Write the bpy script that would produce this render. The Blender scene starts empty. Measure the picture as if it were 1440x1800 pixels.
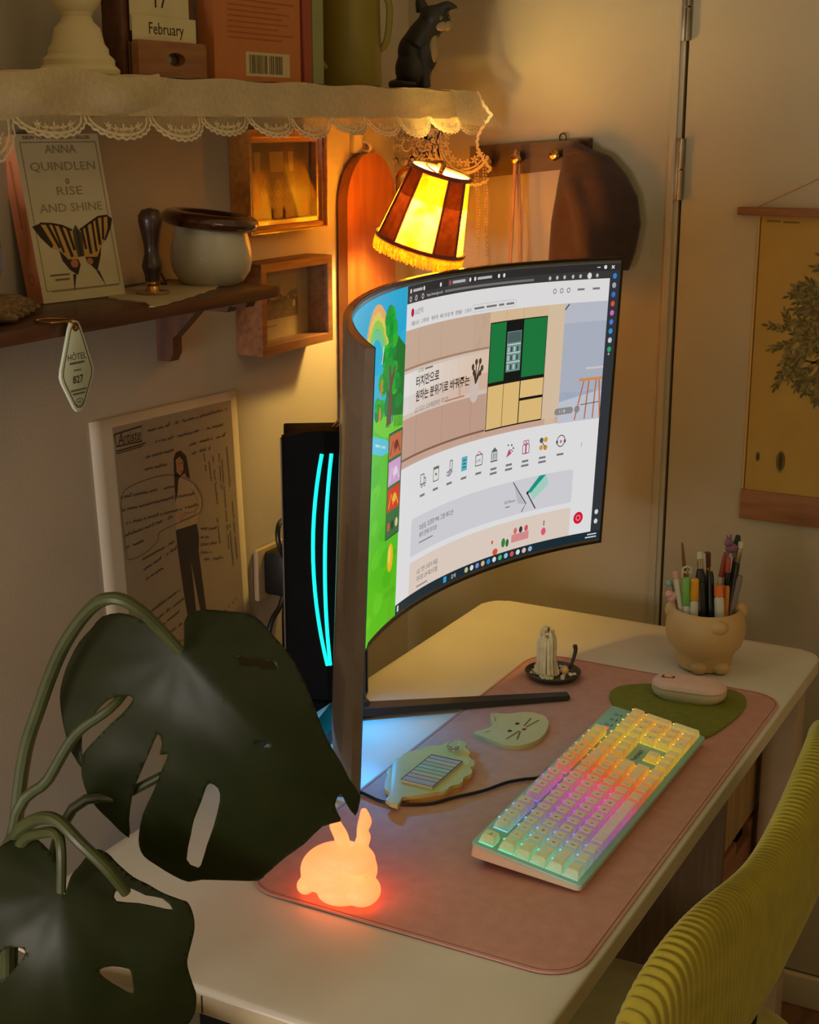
import bpy, bmesh, math, random
from mathutils import Vector, Matrix
from mathutils.geometry import delaunay_2d_cdt, tessellate_polygon
random.seed(7)
SC = bpy.context.scene
COL = SC.collection
PI = math.pi

def lin(c):
    return tuple(((v/255)/12.92 if v/255 <= .04045 else ((v/255+.055)/1.055)**2.4) for v in c[:3])

# ---------------------------------------------------------------- camera, world, lights, exposure
cam_d = bpy.data.cameras.new('camera'); cam = bpy.data.objects.new('camera', cam_d); COL.objects.link(cam)
cam_d.sensor_fit = 'VERTICAL'; cam_d.sensor_height = 36.0; cam_d.lens = 2547.0/1800*36.0
cam_d.clip_start = .02
RX, DN, FW = Vector((0.4706, -0.8824, 0.0014)), Vector((-0.2276, -0.1229, -0.966)), Vector((0.8525, 0.4542, -0.2586))
m = Matrix.Identity(4)
for i in range(3):
    m[i][0] = RX[i]; m[i][1] = -DN[i]; m[i][2] = -FW[i]
m.translation = (0, 0, 1.52)
cam.matrix_world = m
SC.camera = cam
SC.view_settings.view_transform = 'Standard'
SC.view_settings.look = 'None'
SC.view_settings.gamma = 1.0
SC.view_settings.use_curve_mapping = False
SC.view_settings.exposure = 0.2
W = bpy.data.worlds.new('room_glow'); SC.world = W; W.use_nodes = True
W.node_tree.nodes['Background'].inputs[0].default_value = (1.0, .73, .36, 1)
W.node_tree.nodes['Background'].inputs[1].default_value = .29

def area(name, loc, target, size, power, color, sy=None):
    l = bpy.data.lights.new(name, 'AREA'); l.energy = power; l.color = color; l.size = size
    if sy: l.shape = 'RECTANGLE'; l.size_y = sy
    o = bpy.data.objects.new(name, l); COL.objects.link(o); o.location = loc
    o.rotation_euler = (Vector(target)-Vector(loc)).to_track_quat('-Z', 'Y').to_euler()
    return o
# soft grey light that reaches the desk end from the room behind the photographer
area('room_light', (-.7, 1.0, .95), (1.4, 1.25, .95), .6, 19, (1.0, .89, .83), .6)
area('ceiling_light', (.7, -.9, 2.35), (1.7, .5, .7), .8, 2.6, (1.0, .76, .40))

T = .73                                    # desk top height
# ---------------------------------------------------------------- materials
MATS = {}
def _nt(name):
    mt = bpy.data.materials.new(name); mt.use_nodes = True
    nt = mt.node_tree; b = nt.nodes['Principled BSDF']
    return mt, nt, b
def mat(name, c, rough=.5, c2=None, scale=20, stretch=(1, 1, 1), bump=0, metal=0, coat=0, spec=.5, trans=0, sheen=0, detail=4, kind='noise', emit=None, estr=0, bscale=None, alpha=1):
    if name in MATS: return MATS[name]
    mt, nt, b = _nt(name); N = nt.nodes; L = nt.links
    c = lin(c) if max(c) > 1 else tuple(c)
    c2 = (lin(c2) if max(c2) > 1 else tuple(c2)) if c2 else tuple(x*.86 for x in c)
    tc = N.new('ShaderNodeTexCoord'); mp = N.new('ShaderNodeMapping'); mp.inputs['Scale'].default_value = stretch
    L.new(tc.outputs['Object'], mp.inputs[0])
    if kind == 'wave':
        tx = N.new('ShaderNodeTexWave'); tx.inputs['Scale'].default_value = scale; tx.inputs['Distortion'].default_value = 6; tx.inputs['Detail'].default_value = 3
        fac = tx.outputs['Fac']
    elif kind == 'voronoi':
        tx = N.new('ShaderNodeTexVoronoi'); tx.inputs['Scale'].default_value = scale; fac = tx.outputs['Distance']
    else:
        tx = N.new('ShaderNodeTexNoise'); tx.inputs['Scale'].default_value = scale; tx.inputs['Detail'].default_value = detail; fac = tx.outputs['Fac']
    L.new(mp.outputs[0], tx.inputs['Vector'])
    rp = N.new('ShaderNodeValToRGB'); rp.color_ramp.elements[0].position = .3; rp.color_ramp.elements[1].position = .7
    rp.color_ramp.elements[0].color = (*c2, 1); rp.color_ramp.elements[1].color = (*c, 1)
    L.new(fac, rp.inputs[0]); L.new(rp.outputs[0], b.inputs['Base Color'])
    b.inputs['Roughness'].default_value = rough; b.inputs['Metallic'].default_value = metal
    b.inputs['Coat Weight'].default_value = coat; b.inputs['Specular IOR Level'].default_value = spec
    b.inputs['Transmission Weight'].default_value = trans; b.inputs['Sheen Weight'].default_value = sheen
    b.inputs['Alpha'].default_value = alpha
    if bump:
        bn = N.new('ShaderNodeBump'); bn.inputs['Strength'].default_value = bump; bn.inputs['Distance'].default_value = .002
        if bscale:
            t2 = N.new('ShaderNodeTexNoise'); t2.inputs['Scale'].default_value = bscale; L.new(mp.outputs[0], t2.inputs['Vector']); L.new(t2.outputs['Fac'], bn.inputs['Height'])
        else: L.new(fac, bn.inputs['Height'])
        L.new(bn.outputs[0], b.inputs['Normal'])
    if emit:
        b.inputs['Emission Color'].default_value = (*(lin(emit) if max(emit) > 1 else emit), 1); b.inputs['Emission Strength'].default_value = estr
    MATS[name] = mt
    return mt
def wood(name, c, c2, rough=.45, scale=9, axis='x', coat=0):
    st = {'x': (1, 9, 9), 'y': (9, 1, 9), 'z': (9, 9, 1)}[axis]
    return mat(name, c, rough, c2, scale, st, .25, coat=coat, detail=8)
def translucent(name, c, mixf=.6, rough=.6, alpha=0.0, c2=None, scale=30):
    """cloth or paper that lets light through: diffuse + translucent (+ some see-through gaps)"""
    if name in MATS: return MATS[name]
    mt = bpy.data.materials.new(name); mt.use_nodes = True; nt = mt.node_tree; N = nt.nodes; L = nt.links
    N.remove(N['Principled BSDF']); out = N['Material Output']
    c = lin(c) if max(c) > 1 else c; c2 = (lin(c2) if max(c2) > 1 else c2) if c2 else tuple(x*.85 for x in c)
    tc = N.new('ShaderNodeTexCoord'); tx = N.new('ShaderNodeTexNoise'); tx.inputs['Scale'].default_value = scale; tx.inputs['Detail'].default_value = 5
    L.new(tc.outputs['Object'], tx.inputs['Vector'])
    rp = N.new('ShaderNodeValToRGB'); rp.color_ramp.elements[0].position = .35; rp.color_ramp.elements[1].position = .65
    rp.color_ramp.elements[0].color = (*c2, 1); rp.color_ramp.elements[1].color = (*c, 1); L.new(tx.outputs['Fac'], rp.inputs[0])
    d = N.new('ShaderNodeBsdfDiffuse'); t = N.new('ShaderNodeBsdfTranslucent'); mx = N.new('ShaderNodeMixShader'); mx.inputs[0].default_value = mixf
    L.new(rp.outputs[0], d.inputs[0]); L.new(rp.outputs[0], t.inputs[0]); L.new(d.outputs[0], mx.inputs[1]); L.new(t.outputs[0], mx.inputs[2])
    last = mx
    if alpha > 0:
        tr = N.new('ShaderNodeBsdfTransparent'); m2 = N.new('ShaderNodeMixShader'); m2.inputs[0].default_value = alpha
        L.new(mx.outputs[0], m2.inputs[1]); L.new(tr.outputs[0], m2.inputs[2]); last = m2
    L.new(last.outputs[0], out.inputs['Surface'])
    MATS[name] = mt
    return mt
def glow(name, c, strength):
    if name in MATS: return MATS[name]
    mt, nt, b = _nt(name)
    b.inputs['Base Color'].default_value = (.02, .02, .02, 1)
    tx = nt.nodes.new('ShaderNodeTexNoise'); tx.inputs['Scale'].default_value = 60
    rp = nt.nodes.new('ShaderNodeValToRGB'); c = lin(c) if max(c) > 1 else c
    rp.color_ramp.elements[0].color = (*[x*.9 for x in c], 1); rp.color_ramp.elements[1].color = (*c, 1)
    tc = nt.nodes.new('ShaderNodeTexCoord'); nt.links.new(tc.outputs['Object'], tx.inputs['Vector'])
    nt.links.new(tx.outputs['Fac'], rp.inputs[0]); nt.links.new(rp.outputs[0], b.inputs['Emission Color'])
    b.inputs['Emission Strength'].default_value = strength
    MATS[name] = mt
    return mt
def printed(name, rough=.6, emit=0, spec=.3, grain=.04):
    """flat print: colour from the mesh colour attribute, with a little paper grain; emit for lit screens and leds"""
    if name in MATS: return MATS[name]
    mt, nt, b = _nt(name); N = nt.nodes; L = nt.links
    at = N.new('ShaderNodeAttribute'); at.attribute_name = 'Col'
    if emit:
        b.inputs['Base Color'].default_value = (.005, .005, .005, 1)
        L.new(at.outputs['Color'], b.inputs['Emission Color']); b.inputs['Emission Strength'].default_value = emit
        b.inputs['Specular IOR Level'].default_value = 0.1
    else:
        tc = N.new('ShaderNodeTexCoord'); tx = N.new('ShaderNodeTexNoise'); tx.inputs['Scale'].default_value = 120
        L.new(tc.outputs['Object'], tx.inputs['Vector'])
        mx = N.new('ShaderNodeMix'); mx.data_type = 'RGBA'; mx.blend_type = 'MULTIPLY'; mx.inputs[0].default_value = grain*4
        L.new(at.outputs['Color'], mx.inputs[6]); L.new(tx.outputs['Color'], mx.inputs[7]); L.new(mx.outputs[2], b.inputs['Base Color'])
        b.inputs['Specular IOR Level'].default_value = spec
    b.inputs['Roughness'].default_value = rough
    MATS[name] = mt
    return mt

# ---------------------------------------------------------------- object helpers
def tag(o, label=None, cat=None, group=None, kind=None):
    if label: o['label'] = label
    if cat: o['category'] = cat
    if group: o['group'] = group
    if kind: o['kind'] = kind
    return o
MW = {}
def thing(name, label, cat, loc=(0, 0, 0), rotz=0, group=None, mw=None):
    o = bpy.data.objects.new(name, None); COL.objects.link(o)
    M = mw if mw is not None else Matrix.Translation(loc) @ Matrix.Rotation(rotz, 4, 'Z')
    o.matrix_world = M; o.empty_display_size = .02
    MW[o.name] = M
    return tag(o, label, cat, group)
class MB:
    """collects shapes into one mesh"""
    def __init__(s): s.bm = bmesh.new()
    def xf(s, vs, M):
        if M is not None: bmesh.ops.transform(s.bm, matrix=M, verts=vs)
    def box(s, c, size, bev=0, M=None, seg=2):
        r = bmesh.ops.create_cube(s.bm, size=1); vs = r['verts']
        bmesh.ops.transform(s.bm, matrix=Matrix.Translation(c) @ Matrix.Diagonal((*size, 1)), verts=vs)
        if bev:
            es = list({e for v in vs for e in v.link_edges})
            q = bmesh.ops.bevel(s.bm, geom=es, offset=bev, segments=seg, affect='EDGES', profile=.6)
            vs = [v for v in q['verts']]
            fs = q['faces']; vs = list({v for f in fs for v in f.verts} | set(vs))
        s.xf(vs, M)
        return s
    def ell(s, c, rad, M=None, seg=20, rings=12):
        r = bmesh.ops.create_uvsphere(s.bm, u_segments=seg, v_segments=rings, radius=1)
        A = Matrix.Translation(c) @ (M if M is not None else Matrix.Identity(4)) @ Matrix.Diagonal((*rad, 1) if hasattr(rad, '__len__') else (rad, rad, rad, 1))
        bmesh.ops.transform(s.bm, matrix=A, verts=r['verts'])
        return s
    def lathe(s, prof, c=(0, 0, 0), seg=32, M=None, sx=1, sy=1, cap=True):
        rings = []
        for (r, z) in prof:
            if r < 1e-6: rings.append([s.bm.verts.new((c[0], c[1], c[2]+z))])
            else: rings.append([s.bm.verts.new((c[0]+sx*r*math.cos(2*PI*k/seg), c[1]+sy*r*math.sin(2*PI*k/seg), c[2]+z)) for k in range(seg)])
        for a, b in zip(rings, rings[1:]):
            for k in range(seg):
                k2 = (k+1) % seg
                if len(a) == 1 and len(b) == 1: continue
                if len(a) == 1: s.bm.faces.new((a[0], b[k], b[k2]))
                elif len(b) == 1: s.bm.faces.new((a[k], b[0], a[k2]))
                else: s.bm.faces.new((a[k], b[k], b[k2], a[k2]))
        if cap:
            for e in (rings[0], rings[-1]):
                if len(e) > 2: s.bm.faces.new(e)
        s.xf([v for r in rings for v in r], M)
        return s
    def tube(s, pts, r, seg=10, cap=True, M=None, smooth=0):
        P = [Vector(p) for p in pts]
        R = list(r) if hasattr(r, '__len__') else [r]*len(P)
        if smooth:
            Q, RR = [], []
            for i in range(len(P)-1):
                p0, p1, p2, p3 = P[max(i-1, 0)], P[i], P[i+1], P[min(i+2, len(P)-1)]
                for k in range(smooth):
                    t = k/smooth
                    Q.append(.5*((2*p1)+(p2-p0)*t+(2*p0-5*p1+4*p2-p3)*t*t+(3*p1-p0-3*p2+p3)*t**3)); RR.append(R[i]*(1-t)+R[i+1]*t)
            Q.append(P[-1]); RR.append(R[-1]); P, R = Q, RR
        rings = []; up = Vector((0, 0, 1))
        for i, p in enumerate(P):
            d = (P[min(i+1, len(P)-1)]-P[max(i-1, 0)])
            d = d.normalized() if d.length > 1e-9 else Vector((0, 0, 1))
            if i == 0:
                n = d.cross(up)
                if n.length < .1: n = d.cross(Vector((1, 0, 0)))
            else: n = n-d*n.dot(d)
            n.normalize(); b = d.cross(n)
            rings.append([s.bm.verts.new(p+R[i]*(n*math.cos(2*PI*k/seg)+b*math.sin(2*PI*k/seg))) for k in range(seg)])
        for a, b in zip(rings, rings[1:]):
            for k in range(seg): s.bm.faces.new((a[k], a[(k+1) % seg], b[(k+1) % seg], b[k]))
        if cap: s.bm.faces.new(rings[0][::-1]); s.bm.faces.new(rings[-1])
        s.xf([v for r_ in rings for v in r_], M)
        return s
    def prism(s, poly, z0, z1, M=None, bev=0):
        a = [s.bm.verts.new((x, y, z0)) for x, y in poly]; b = [s.bm.verts.new((x, y, z1)) for x, y in poly]
        n = len(poly)
        fs = [s.bm.faces.new(a[::-1]), s.bm.faces.new(b)]
        for i in range(n): s.bm.faces.new((a[i], a[(i+1) % n], b[(i+1) % n], b[i]))
        vs = a+b
        if bev:
            es = list(fs[1].edges)
            q = bmesh.ops.bevel(s.bm, geom=es, offset=bev, segments=2, affect='EDGES', profile=.5)
            vs = [v for v in vs if v.is_valid]+[v for v in q['verts'] if v.is_valid]; vs = list(set(vs))
        s.xf(vs, M)
        return s
    def grid(s, f, nu, nv, close_u=False):
        V = [[s.bm.verts.new(f(i/nu, j/nv)) for j in range(nv+1)] for i in range(nu+(0 if close_u else 1))]
        n = len(V)
        for i in range(n if close_u else nu):
            for j in range(nv): s.bm.faces.new((V[i][j], V[(i+1) % n][j], V[(i+1) % n][j+1], V[i][j+1]))
        return s
    def build(s, name, material, parent=None, smooth=True, world=False, loc=None, mods=None, angle=.6):
        bm = s.bm
        if parent is not None and world: bmesh.ops.transform(bm, matrix=MW[parent.name].inverted(), verts=bm.verts[:])
        if loc is not None: bmesh.ops.translate(bm, vec=[-x for x in loc], verts=bm.verts[:])
        bmesh.ops.recalc_face_normals(bm, faces=bm.faces[:])
        me = bpy.data.meshes.new(name)
        if smooth:
            for f in bm.faces: f.smooth = True
            for e in bm.edges:
                if len(e.link_faces) == 2 and e.calc_face_angle(0) > angle: e.smooth = False
        bm.to_mesh(me); bm.free()
        for mm in (material if isinstance(material, (list, tuple)) else [material]): me.materials.append(mm)
        o = bpy.data.objects.new(name, me); COL.objects.link(o)
        if parent is not None:
            o.parent = parent
            MW[o.name] = MW[parent.name]
        if loc is not None: o.location = loc
        if parent is None: MW[o.name] = Matrix.Translation(loc) if loc is not None else Matrix.Identity(4)
        return o
def clone(o, parent=None):
    c = o.copy(); COL.objects.link(c)
    if parent is not None: c.parent = parent
    for ch in list(o.children): clone(ch, c)
    return c
def structure(o): o['kind'] = 'structure'; return o

class Canvas:
    """flat printed shapes in 2D, each with a colour and a thin layer height; mapped onto a real surface"""
    def __init__(s): s.items = []          # (verts2d, faces, colour, layer)
    def poly(s, pts, col, lay=1):
        pts = [tuple(p[:2]) for p in pts]
        fs = [list(range(len(pts)))] if len(pts) < 4 else [list(t) for t in tessellate_polygon([[Vector((p[0], p[1], 0)) for p in pts]])]
        s.items.append((pts, fs, lin(col), lay)); return s
    def rect(s, x0, y0, x1, y1, col, lay=1): return s.poly([(x0, y0), (x1, y0), (x1, y1), (x0, y1)], col, lay)
    def ell(s, x, y, rx, ry, col, lay=1, n=20): return s.poly([(x+rx*math.cos(2*PI*k/n), y+ry*math.sin(2*PI*k/n)) for k in range(n)], col, lay)
    def line(s, pts, w, col, lay=2):
        n = len(pts); L, R = [], []
        for i, p in enumerate(pts):
            a, b = pts[max(i-1, 0)], pts[min(i+1, n-1)]
            dx, dy = b[0]-a[0], b[1]-a[1]; d = math.hypot(dx, dy) or 1
            L.append((p[0]-dy/d*w/2, p[1]+dx/d*w/2)); R.append((p[0]+dy/d*w/2, p[1]-dx/d*w/2))
        s.items.append((L+R, [[i, i+1, n+i+1, n+i] for i in range(n-1)], lin(col), lay)); return s
    def ring(s, x, y, rx, ry, w, col, lay=2, n=18): return s.line([(x+rx*math.cos(2*PI*k/n), y+ry*math.sin(2*PI*k/n)) for k in range(n+1)], w, col, lay)
    def frame(s, x0, y0, x1, y1, w, col, lay=2): return s.line([(x0, y0), (x1, y0)], w, col, lay).line([(x1, y0), (x1, y1)], w, col, lay).line([(x1, y1), (x0, y1)], w, col, lay).line([(x0, y1), (x0, y0)], w, col, lay)
    def text(s, txt, x, y, size, col, lay=3, align='LEFT', width=None, flip=True, rot=0, shear=0, bold=0, space=1):
        cu = bpy.data.curves.new('t', 'FONT'); cu.body = txt; cu.size = size; cu.align_x = align; cu.resolution_u = 2; cu.shear = shear; cu.offset = bold; cu.space_character = space
        ob = bpy.data.objects.new('t', cu); COL.objects.link(ob)
        dg = bpy.context.evaluated_depsgraph_get(); dg.update(); ev = ob.evaluated_get(dg); me = ev.to_mesh()
        vs = [(v.co.x, v.co.y) for v in me.vertices]; fs = [list(p.vertices) for p in me.polygons]
        ev.to_mesh_clear(); bpy.data.objects.remove(ob); bpy.data.curves.remove(cu)
        if not vs: return s
        if width:
            x0, x1 = min(v[0] for v in vs), max(v[0] for v in vs); k = width/max(x1-x0, 1e-9)
            vs = [(v[0]*k, v[1]) for v in vs]
        ca, sa = math.cos(rot), math.sin(rot)
        f = -1 if flip else 1
        vs = [(x+(v[0]*ca-v[1]*sa), y+f*(v[0]*sa+v[1]*ca)) for v in vs]
        s.items.append((vs, fs, lin(col), lay)); return s
    def build(s, name, fmap, material, parent=None, cuts=None, world=False):
        bm = bmesh.new(); cl = bm.loops.layers.float_color.new('Col'); ly = bm.verts.layers.float.new('lay')
        for vs, fs, col, lay in s.items:
            V = [bm.verts.new((v[0], v[1], 0)) for v in vs]
            for v in V: v[ly] = lay
            for f in fs:
                try: F = bm.faces.new([V[i] for i in f])
                except ValueError: continue
                for l in F.loops: l[cl] = (*col, 1)
        bmesh.ops.triangulate(bm, faces=[f for f in bm.faces if len(f.verts) > 4])
        if cuts:
            for x in cuts:
                bmesh.ops.bisect_plane(bm, geom=bm.verts[:]+bm.edges[:]+bm.faces[:], plane_co=(x, 0, 0), plane_no=(1, 0, 0), dist=1e-7)
        for v in bm.verts: v.co = fmap(v.co.x, v.co.y, v[ly])
        if parent is not None and world: bmesh.ops.transform(bm, matrix=MW[parent.name].inverted(), verts=bm.verts[:])
        me = bpy.data.meshes.new(name); bm.to_mesh(me); bm.free(); me.materials.append(material)
        o = bpy.data.objects.new(name, me); COL.objects.link(o)
        if parent is not None: o.parent = parent
        return o
def plane_map(o, ex, ey, n, eps=1.2e-4, base=1.5e-4):
    o, ex, ey, n = Vector(o), Vector(ex), Vector(ey), Vector(n)
    return lambda x, y, l: o+ex*x+ey*y+n*(base+eps*l)
def rrect(x0, y0, x1, y1, r, n=6):
    P = []
    for cx, cy, a in ((x1-r, y1-r, 0), (x0+r, y1-r, 90), (x0+r, y0+r, 180), (x1-r, y0+r, 270)):
        for k in range(n+1):
            t = math.radians(a+90*k/n); P.append((cx+r*math.cos(t), cy+r*math.sin(t)))
    return P
def frame_from(o, x, z):
    """matrix with origin o, local x along x, local z close to z"""
    x = Vector(x).normalized(); z = Vector(z); y = z.cross(x).normalized(); z = x.cross(y)
    M = Matrix.Identity(4)
    for i in range(3): M[i][0] = x[i]; M[i][1] = y[i]; M[i][2] = z[i]
    M.translation = o
    return M
def along(a, b):
    a, b = Vector(a), Vector(b); d = (b-a)
    return Matrix.Translation(a) @ d.to_track_quat('Z', 'Y').to_matrix().to_4x4()

# ---------------------------------------------------------------- the room
XW, YW = 2.34, 1.25
m_wall = mat('painted_wall', (188, 176, 156), .85, (180, 168, 148), 6, bump=.12, bscale=220)
m_door = mat('painted_door', (176, 164, 138), .6, (168, 156, 130), 5, bump=.05, bscale=160)
m_dark = mat('dark_gap', (14, 10, 8), .9)
m_floor = wood('floor_wood', (112, 76, 46), (78, 50, 30), .5, 7, 'x')
structure(MB().box((.4, 0, -.01), (4.2, 2.6, .02)).build('floor', m_floor))
structure(MB().box((.44, YW+.03, 1.3), (4.2, .06, 2.6)).build('wall_back', m_wall))
wr = structure(MB().box((XW+.03, 1.0, 1.3), (.06, .5, 2.6)).build('wall_right', m_door))
MB().box((XW-.002, .7635, 1.33), (.004, .012, 2.5), .0015).build('casing_bead', m_door, wr)
structure(MB().box((XW+.065, .3, 1.3), (.01, 2.4, 2.6)).build('gap_backing', m_dark))  # near-black sheet behind the door gap, its shade put into the colour
d1 = structure(MB().box((XW+.03, .04, 1.43), (.06, 1.41, 2.08), .002).build('door_1', m_door))
m_metal = mat('worn_steel', (150, 140, 120), .35, (120, 108, 88), 30, metal=.9)
for z0, z1 in ((1.648, 1.75), (1.401, 1.498)):
    h = MB(); h.box((XW-.002, .755, (z0+z1)/2), (.003, .012, z1-z0), .0006)
    h.build('hinge_plate', m_metal, d1)
    zm = (z0+z1)/2
    for a, b in ((z0, zm-.001), (zm+.001, z1)):
        MB().tube([(XW-.006, .7465, a), (XW-.006, .7465, b)], .0052, 12).build('hinge_knuckle', m_metal, d1)
structure(MB().box((XW+.03, .04, .2245), (.06, 1.41, .321), .002).build('trim_2', m_door))
structure(MB().box((XW+.02, .25, .03), (.06, 2.0, .06), .004).build('baseboard_right', m_door))
structure(MB().box((.44, YW-.005, .03), (3.8, .01, .06), .003).build('baseboard_back', m_door))

# ---------------------------------------------------------------- desk
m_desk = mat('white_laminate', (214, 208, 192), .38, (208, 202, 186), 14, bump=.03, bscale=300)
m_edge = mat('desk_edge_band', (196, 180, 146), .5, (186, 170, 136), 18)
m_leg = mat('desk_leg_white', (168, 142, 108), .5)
desk = thing('desk', 'white desk with rounded corners on square legs standing along the back wall', 'desk', (1.568, .711, 0))
dp = [(x, y) for x, y in rrect(.969, .427, 2.166, .995, .035, 8)]
b = MB(); b.prism(dp, T-.024, T, bev=.0035); b.build('tabletop', m_desk, desk, world=True, angle=1.2)
b = MB(); b.prism(rrect(.9685, .4265, 2.1665, .9955, .0355, 8), T-.0225, T-.0035); b.build('edge_band', m_edge, desk, world=True)
MB().box((.9680, .737, T-.013), (.0012, .0008, .0185)).build('edge_seam', m_dark, desk, world=True)
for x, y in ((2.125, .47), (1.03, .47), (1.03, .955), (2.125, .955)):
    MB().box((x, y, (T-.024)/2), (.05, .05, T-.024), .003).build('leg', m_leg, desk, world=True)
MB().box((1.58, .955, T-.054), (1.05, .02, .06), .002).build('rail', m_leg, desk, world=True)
m_black = mat('black_plastic', (16, 16, 17), .42, (11, 11, 12), 40, bump=.05)
cl = thing('cable_clamp', 'black metal clamp under the near left edge of the desk', 'clamp', (1.0, .72, T-.066))
b = MB(); b.box((1.0, .72, T-.03), (.03, .03, .012), .002); b.box((1.0, .72, T-.048), (.012, .02, .03), .002); b.build('clamp_jaw', m_black, cl, world=True)
b = MB(); b.tube([(1.0, .72, T-.05), (1.0, .72, T-.085)], .005, 10); b.ell((1.0, .72, T-.088), .009); b.build('screw', m_black, cl, world=True)

# ---------------------------------------------------------------- desk mat and what lies on it
m_pad = mat('pink_leather', (196, 144, 128), .55, (186, 134, 118), 60, bump=.25, bscale=700)
m_padedge = mat('pad_dark_edge', (70, 40, 40), .7)
P = T+.0032
pad = thing('desk_pad', 'large dusty pink leather desk pad under the keyboard', 'desk pad', (1.547, .625, T))
b = MB(); b.prism(rrect(1.145, .432, 1.95, .818, .045, 8), T+.0014, P, bev=.0006); b.build('top_leather', m_pad, pad, world=True)
b = MB(); b.prism(rrect(1.146, .433, 1.949, .817, .044, 8), T, T+.0014); b.build('backing', m_padedge, pad, world=True)
st = rrect(1.149, .436, 1.946, .814, .041, 10)
b = MB(); b.tube([(x, y, P) for x, y in st+st[:1]], .00045, 5); b.build('stitching', mat('pad_thread', (120, 74, 70), .7), pad, world=True)

def loft(loops, M=None):
    b = MB(); R = [[b.bm.verts.new(v) for v in lp] for lp in loops]; n = len(R[0])
    for a, c in zip(R, R[1:]):
        for k in range(n): b.bm.faces.new((a[k], a[(k+1) % n], c[(k+1) % n], c[k]))
    b.bm.faces.new(R[0][::-1]); b.bm.faces.new(R[-1]); b.xf(b.bm.verts[:], M); return b
# keyboard
KM = Matrix.Translation((1.515, .549, .7530)) @ Matrix.Rotation(-.002, 4, 'Z') @ Matrix.Rotation(.145, 4, 'X') @ Matrix.Translation((0, 0, 0))
kb = thing('keyboard', 'pastel mechanical keyboard with rainbow backlight on the pink desk pad', 'keyboard', mw=KM)
m_kcase = mat('keyboard_case', (206, 190, 160), .45, (198, 182, 150), 20)
m_kplate = mat('mint_plate', (150, 200, 186), .4, (140, 190, 178), 20)
KL, KD = .437, .130
kz = lambda y: -.0085-.0095*(y+KD/2)/KD
kr = rrect(-KL/2, -KD/2, KL/2, KD/2, .006, 4)
loft([[(x*.985, y*.96, kz(y)) for x, y in kr], [(x, y, kz(y)+.0025) for x, y in kr], [(x, y, -.0012) for x, y in kr]]).build('case', m_kcase, kb)
loft([[(x*.95, y*.90, kz(y)-.0010-.0022*(y+KD/2)/KD) for x, y in kr], [(x*.97, y*.93, kz(y)+.0006) for x, y in kr]]).build('underside', m_black, kb)
b = MB(); b.prism(rrect(-KL/2-.0008, -KD/2-.0008, KL/2+.0008, KD/2+.0008, .006, 4), -.0012, .0016, bev=.001); b.build('top_plate', m_kplate, kb)
for sx in (-1, 1):
    b = MB(); b.box((sx*(KL/2-.03), KD/2-.014, -.0215), (.03, .010, .0090), .002); b.build('foot', m_black, kb)
U = .01905; X0 = -11.25*U; YT = 3.125*U
RAINBOW = [(0, (90, 235, 190)), (.12, (110, 190, 255)), (.24, (150, 90, 255)), (.36, (215, 70, 255)), (.46, (255, 70, 190)), (.54, (255, 80, 36)), (.62, (255, 150, 30)), (.70, (255, 210, 40)), (.82, (250, 226, 80)), (.90, (255, 176, 60)), (.95, (240, 210, 110)), (1.0, (140, 240, 190))]
def rainbow(t):
    t = max(0, min(1, t))
    for (a, ca), (c, cc) in zip(RAINBOW, RAINBOW[1:]):
        if t <= c:
            k = (t-a)/(c-a); return tuple(ca[i]*(1-k)+cc[i]*k for i in range(3))
    return RAINBOW[-1][1]
def row_t(x, r):                # rainbow runs diagonally across the rows
    return (x-X0)/(22.5*U)*1.0+(r-2.5)*.012+(.0 if x < X0+15.1*U else -.04)
keys = []
def K(x, r, w=1, h=1, lab=''): keys.append((x, r, w, h, lab))
K(0, 0, lab='Esc')
for i in range(4): K(2+i, 0, lab='F%d' % (i+1)); K(6.5+i, 0, lab='F%d' % (i+5)); K(11+i, 0, lab='F%d' % (i+9))
for i in range(3): K(15.25+i, 0)
for i, c in enumerate('`1234567890-='): K(i, 1, lab=c)
K(13, 1, 2); [K(15.25+i, 1) for i in range(3)]; [K(18.5+i, 1, lab=c) for i, c in enumerate(['', '/', '*', '-'])]
K(0, 2, 1.5)
for i, c in enumerate('QWERTYUIOP[]'): K(1.5+i, 2, lab=c)
K(13.5, 2, 1.5, lab='\\'); [K(15.25+i, 2) for i in range(3)]; [K(18.5+i, 2, lab=c) for i, c in enumerate('789')]; K(21.5, 2, 1, 2, '+')
K(0, 3, 1.75)
for i, c in enumerate("ASDFGHJKL;'"): K(1.75+i, 3, lab=c)
K(12.75, 3, 2.25); [K(18.5+i, 3, lab=c) for i, c in enumerate('456')]
K(0, 4, 2.25)
for i, c in enumerate('ZXCVBNM,./'): K(2.25+i, 4, lab=c)
K(12.25, 4, 2.75); K(16.25, 4); [K(18.5+i, 4, lab=c) for i, c in enumerate('123')]; K(21.5, 4, 1, 2)
for i in range(3): K(1.25*i, 5, 1.25)
K(3.75, 5, 6.25)
for i in range(4): K(10+1.25*i, 5, 1.25)
[K(15.25+i, 5) for i in range(3)]; K(18.5, 5, 2, lab='0'); K(20.5, 5, lab='.')
m_key = translucent('cream_keycap', (246, 234, 204), .50, c2=(236, 222, 186), scale=90)
m_keytop = translucent('cream_keytop', (248, 236, 200), .16, c2=(240, 226, 188), scale=90)
KEYME = {}
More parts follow.
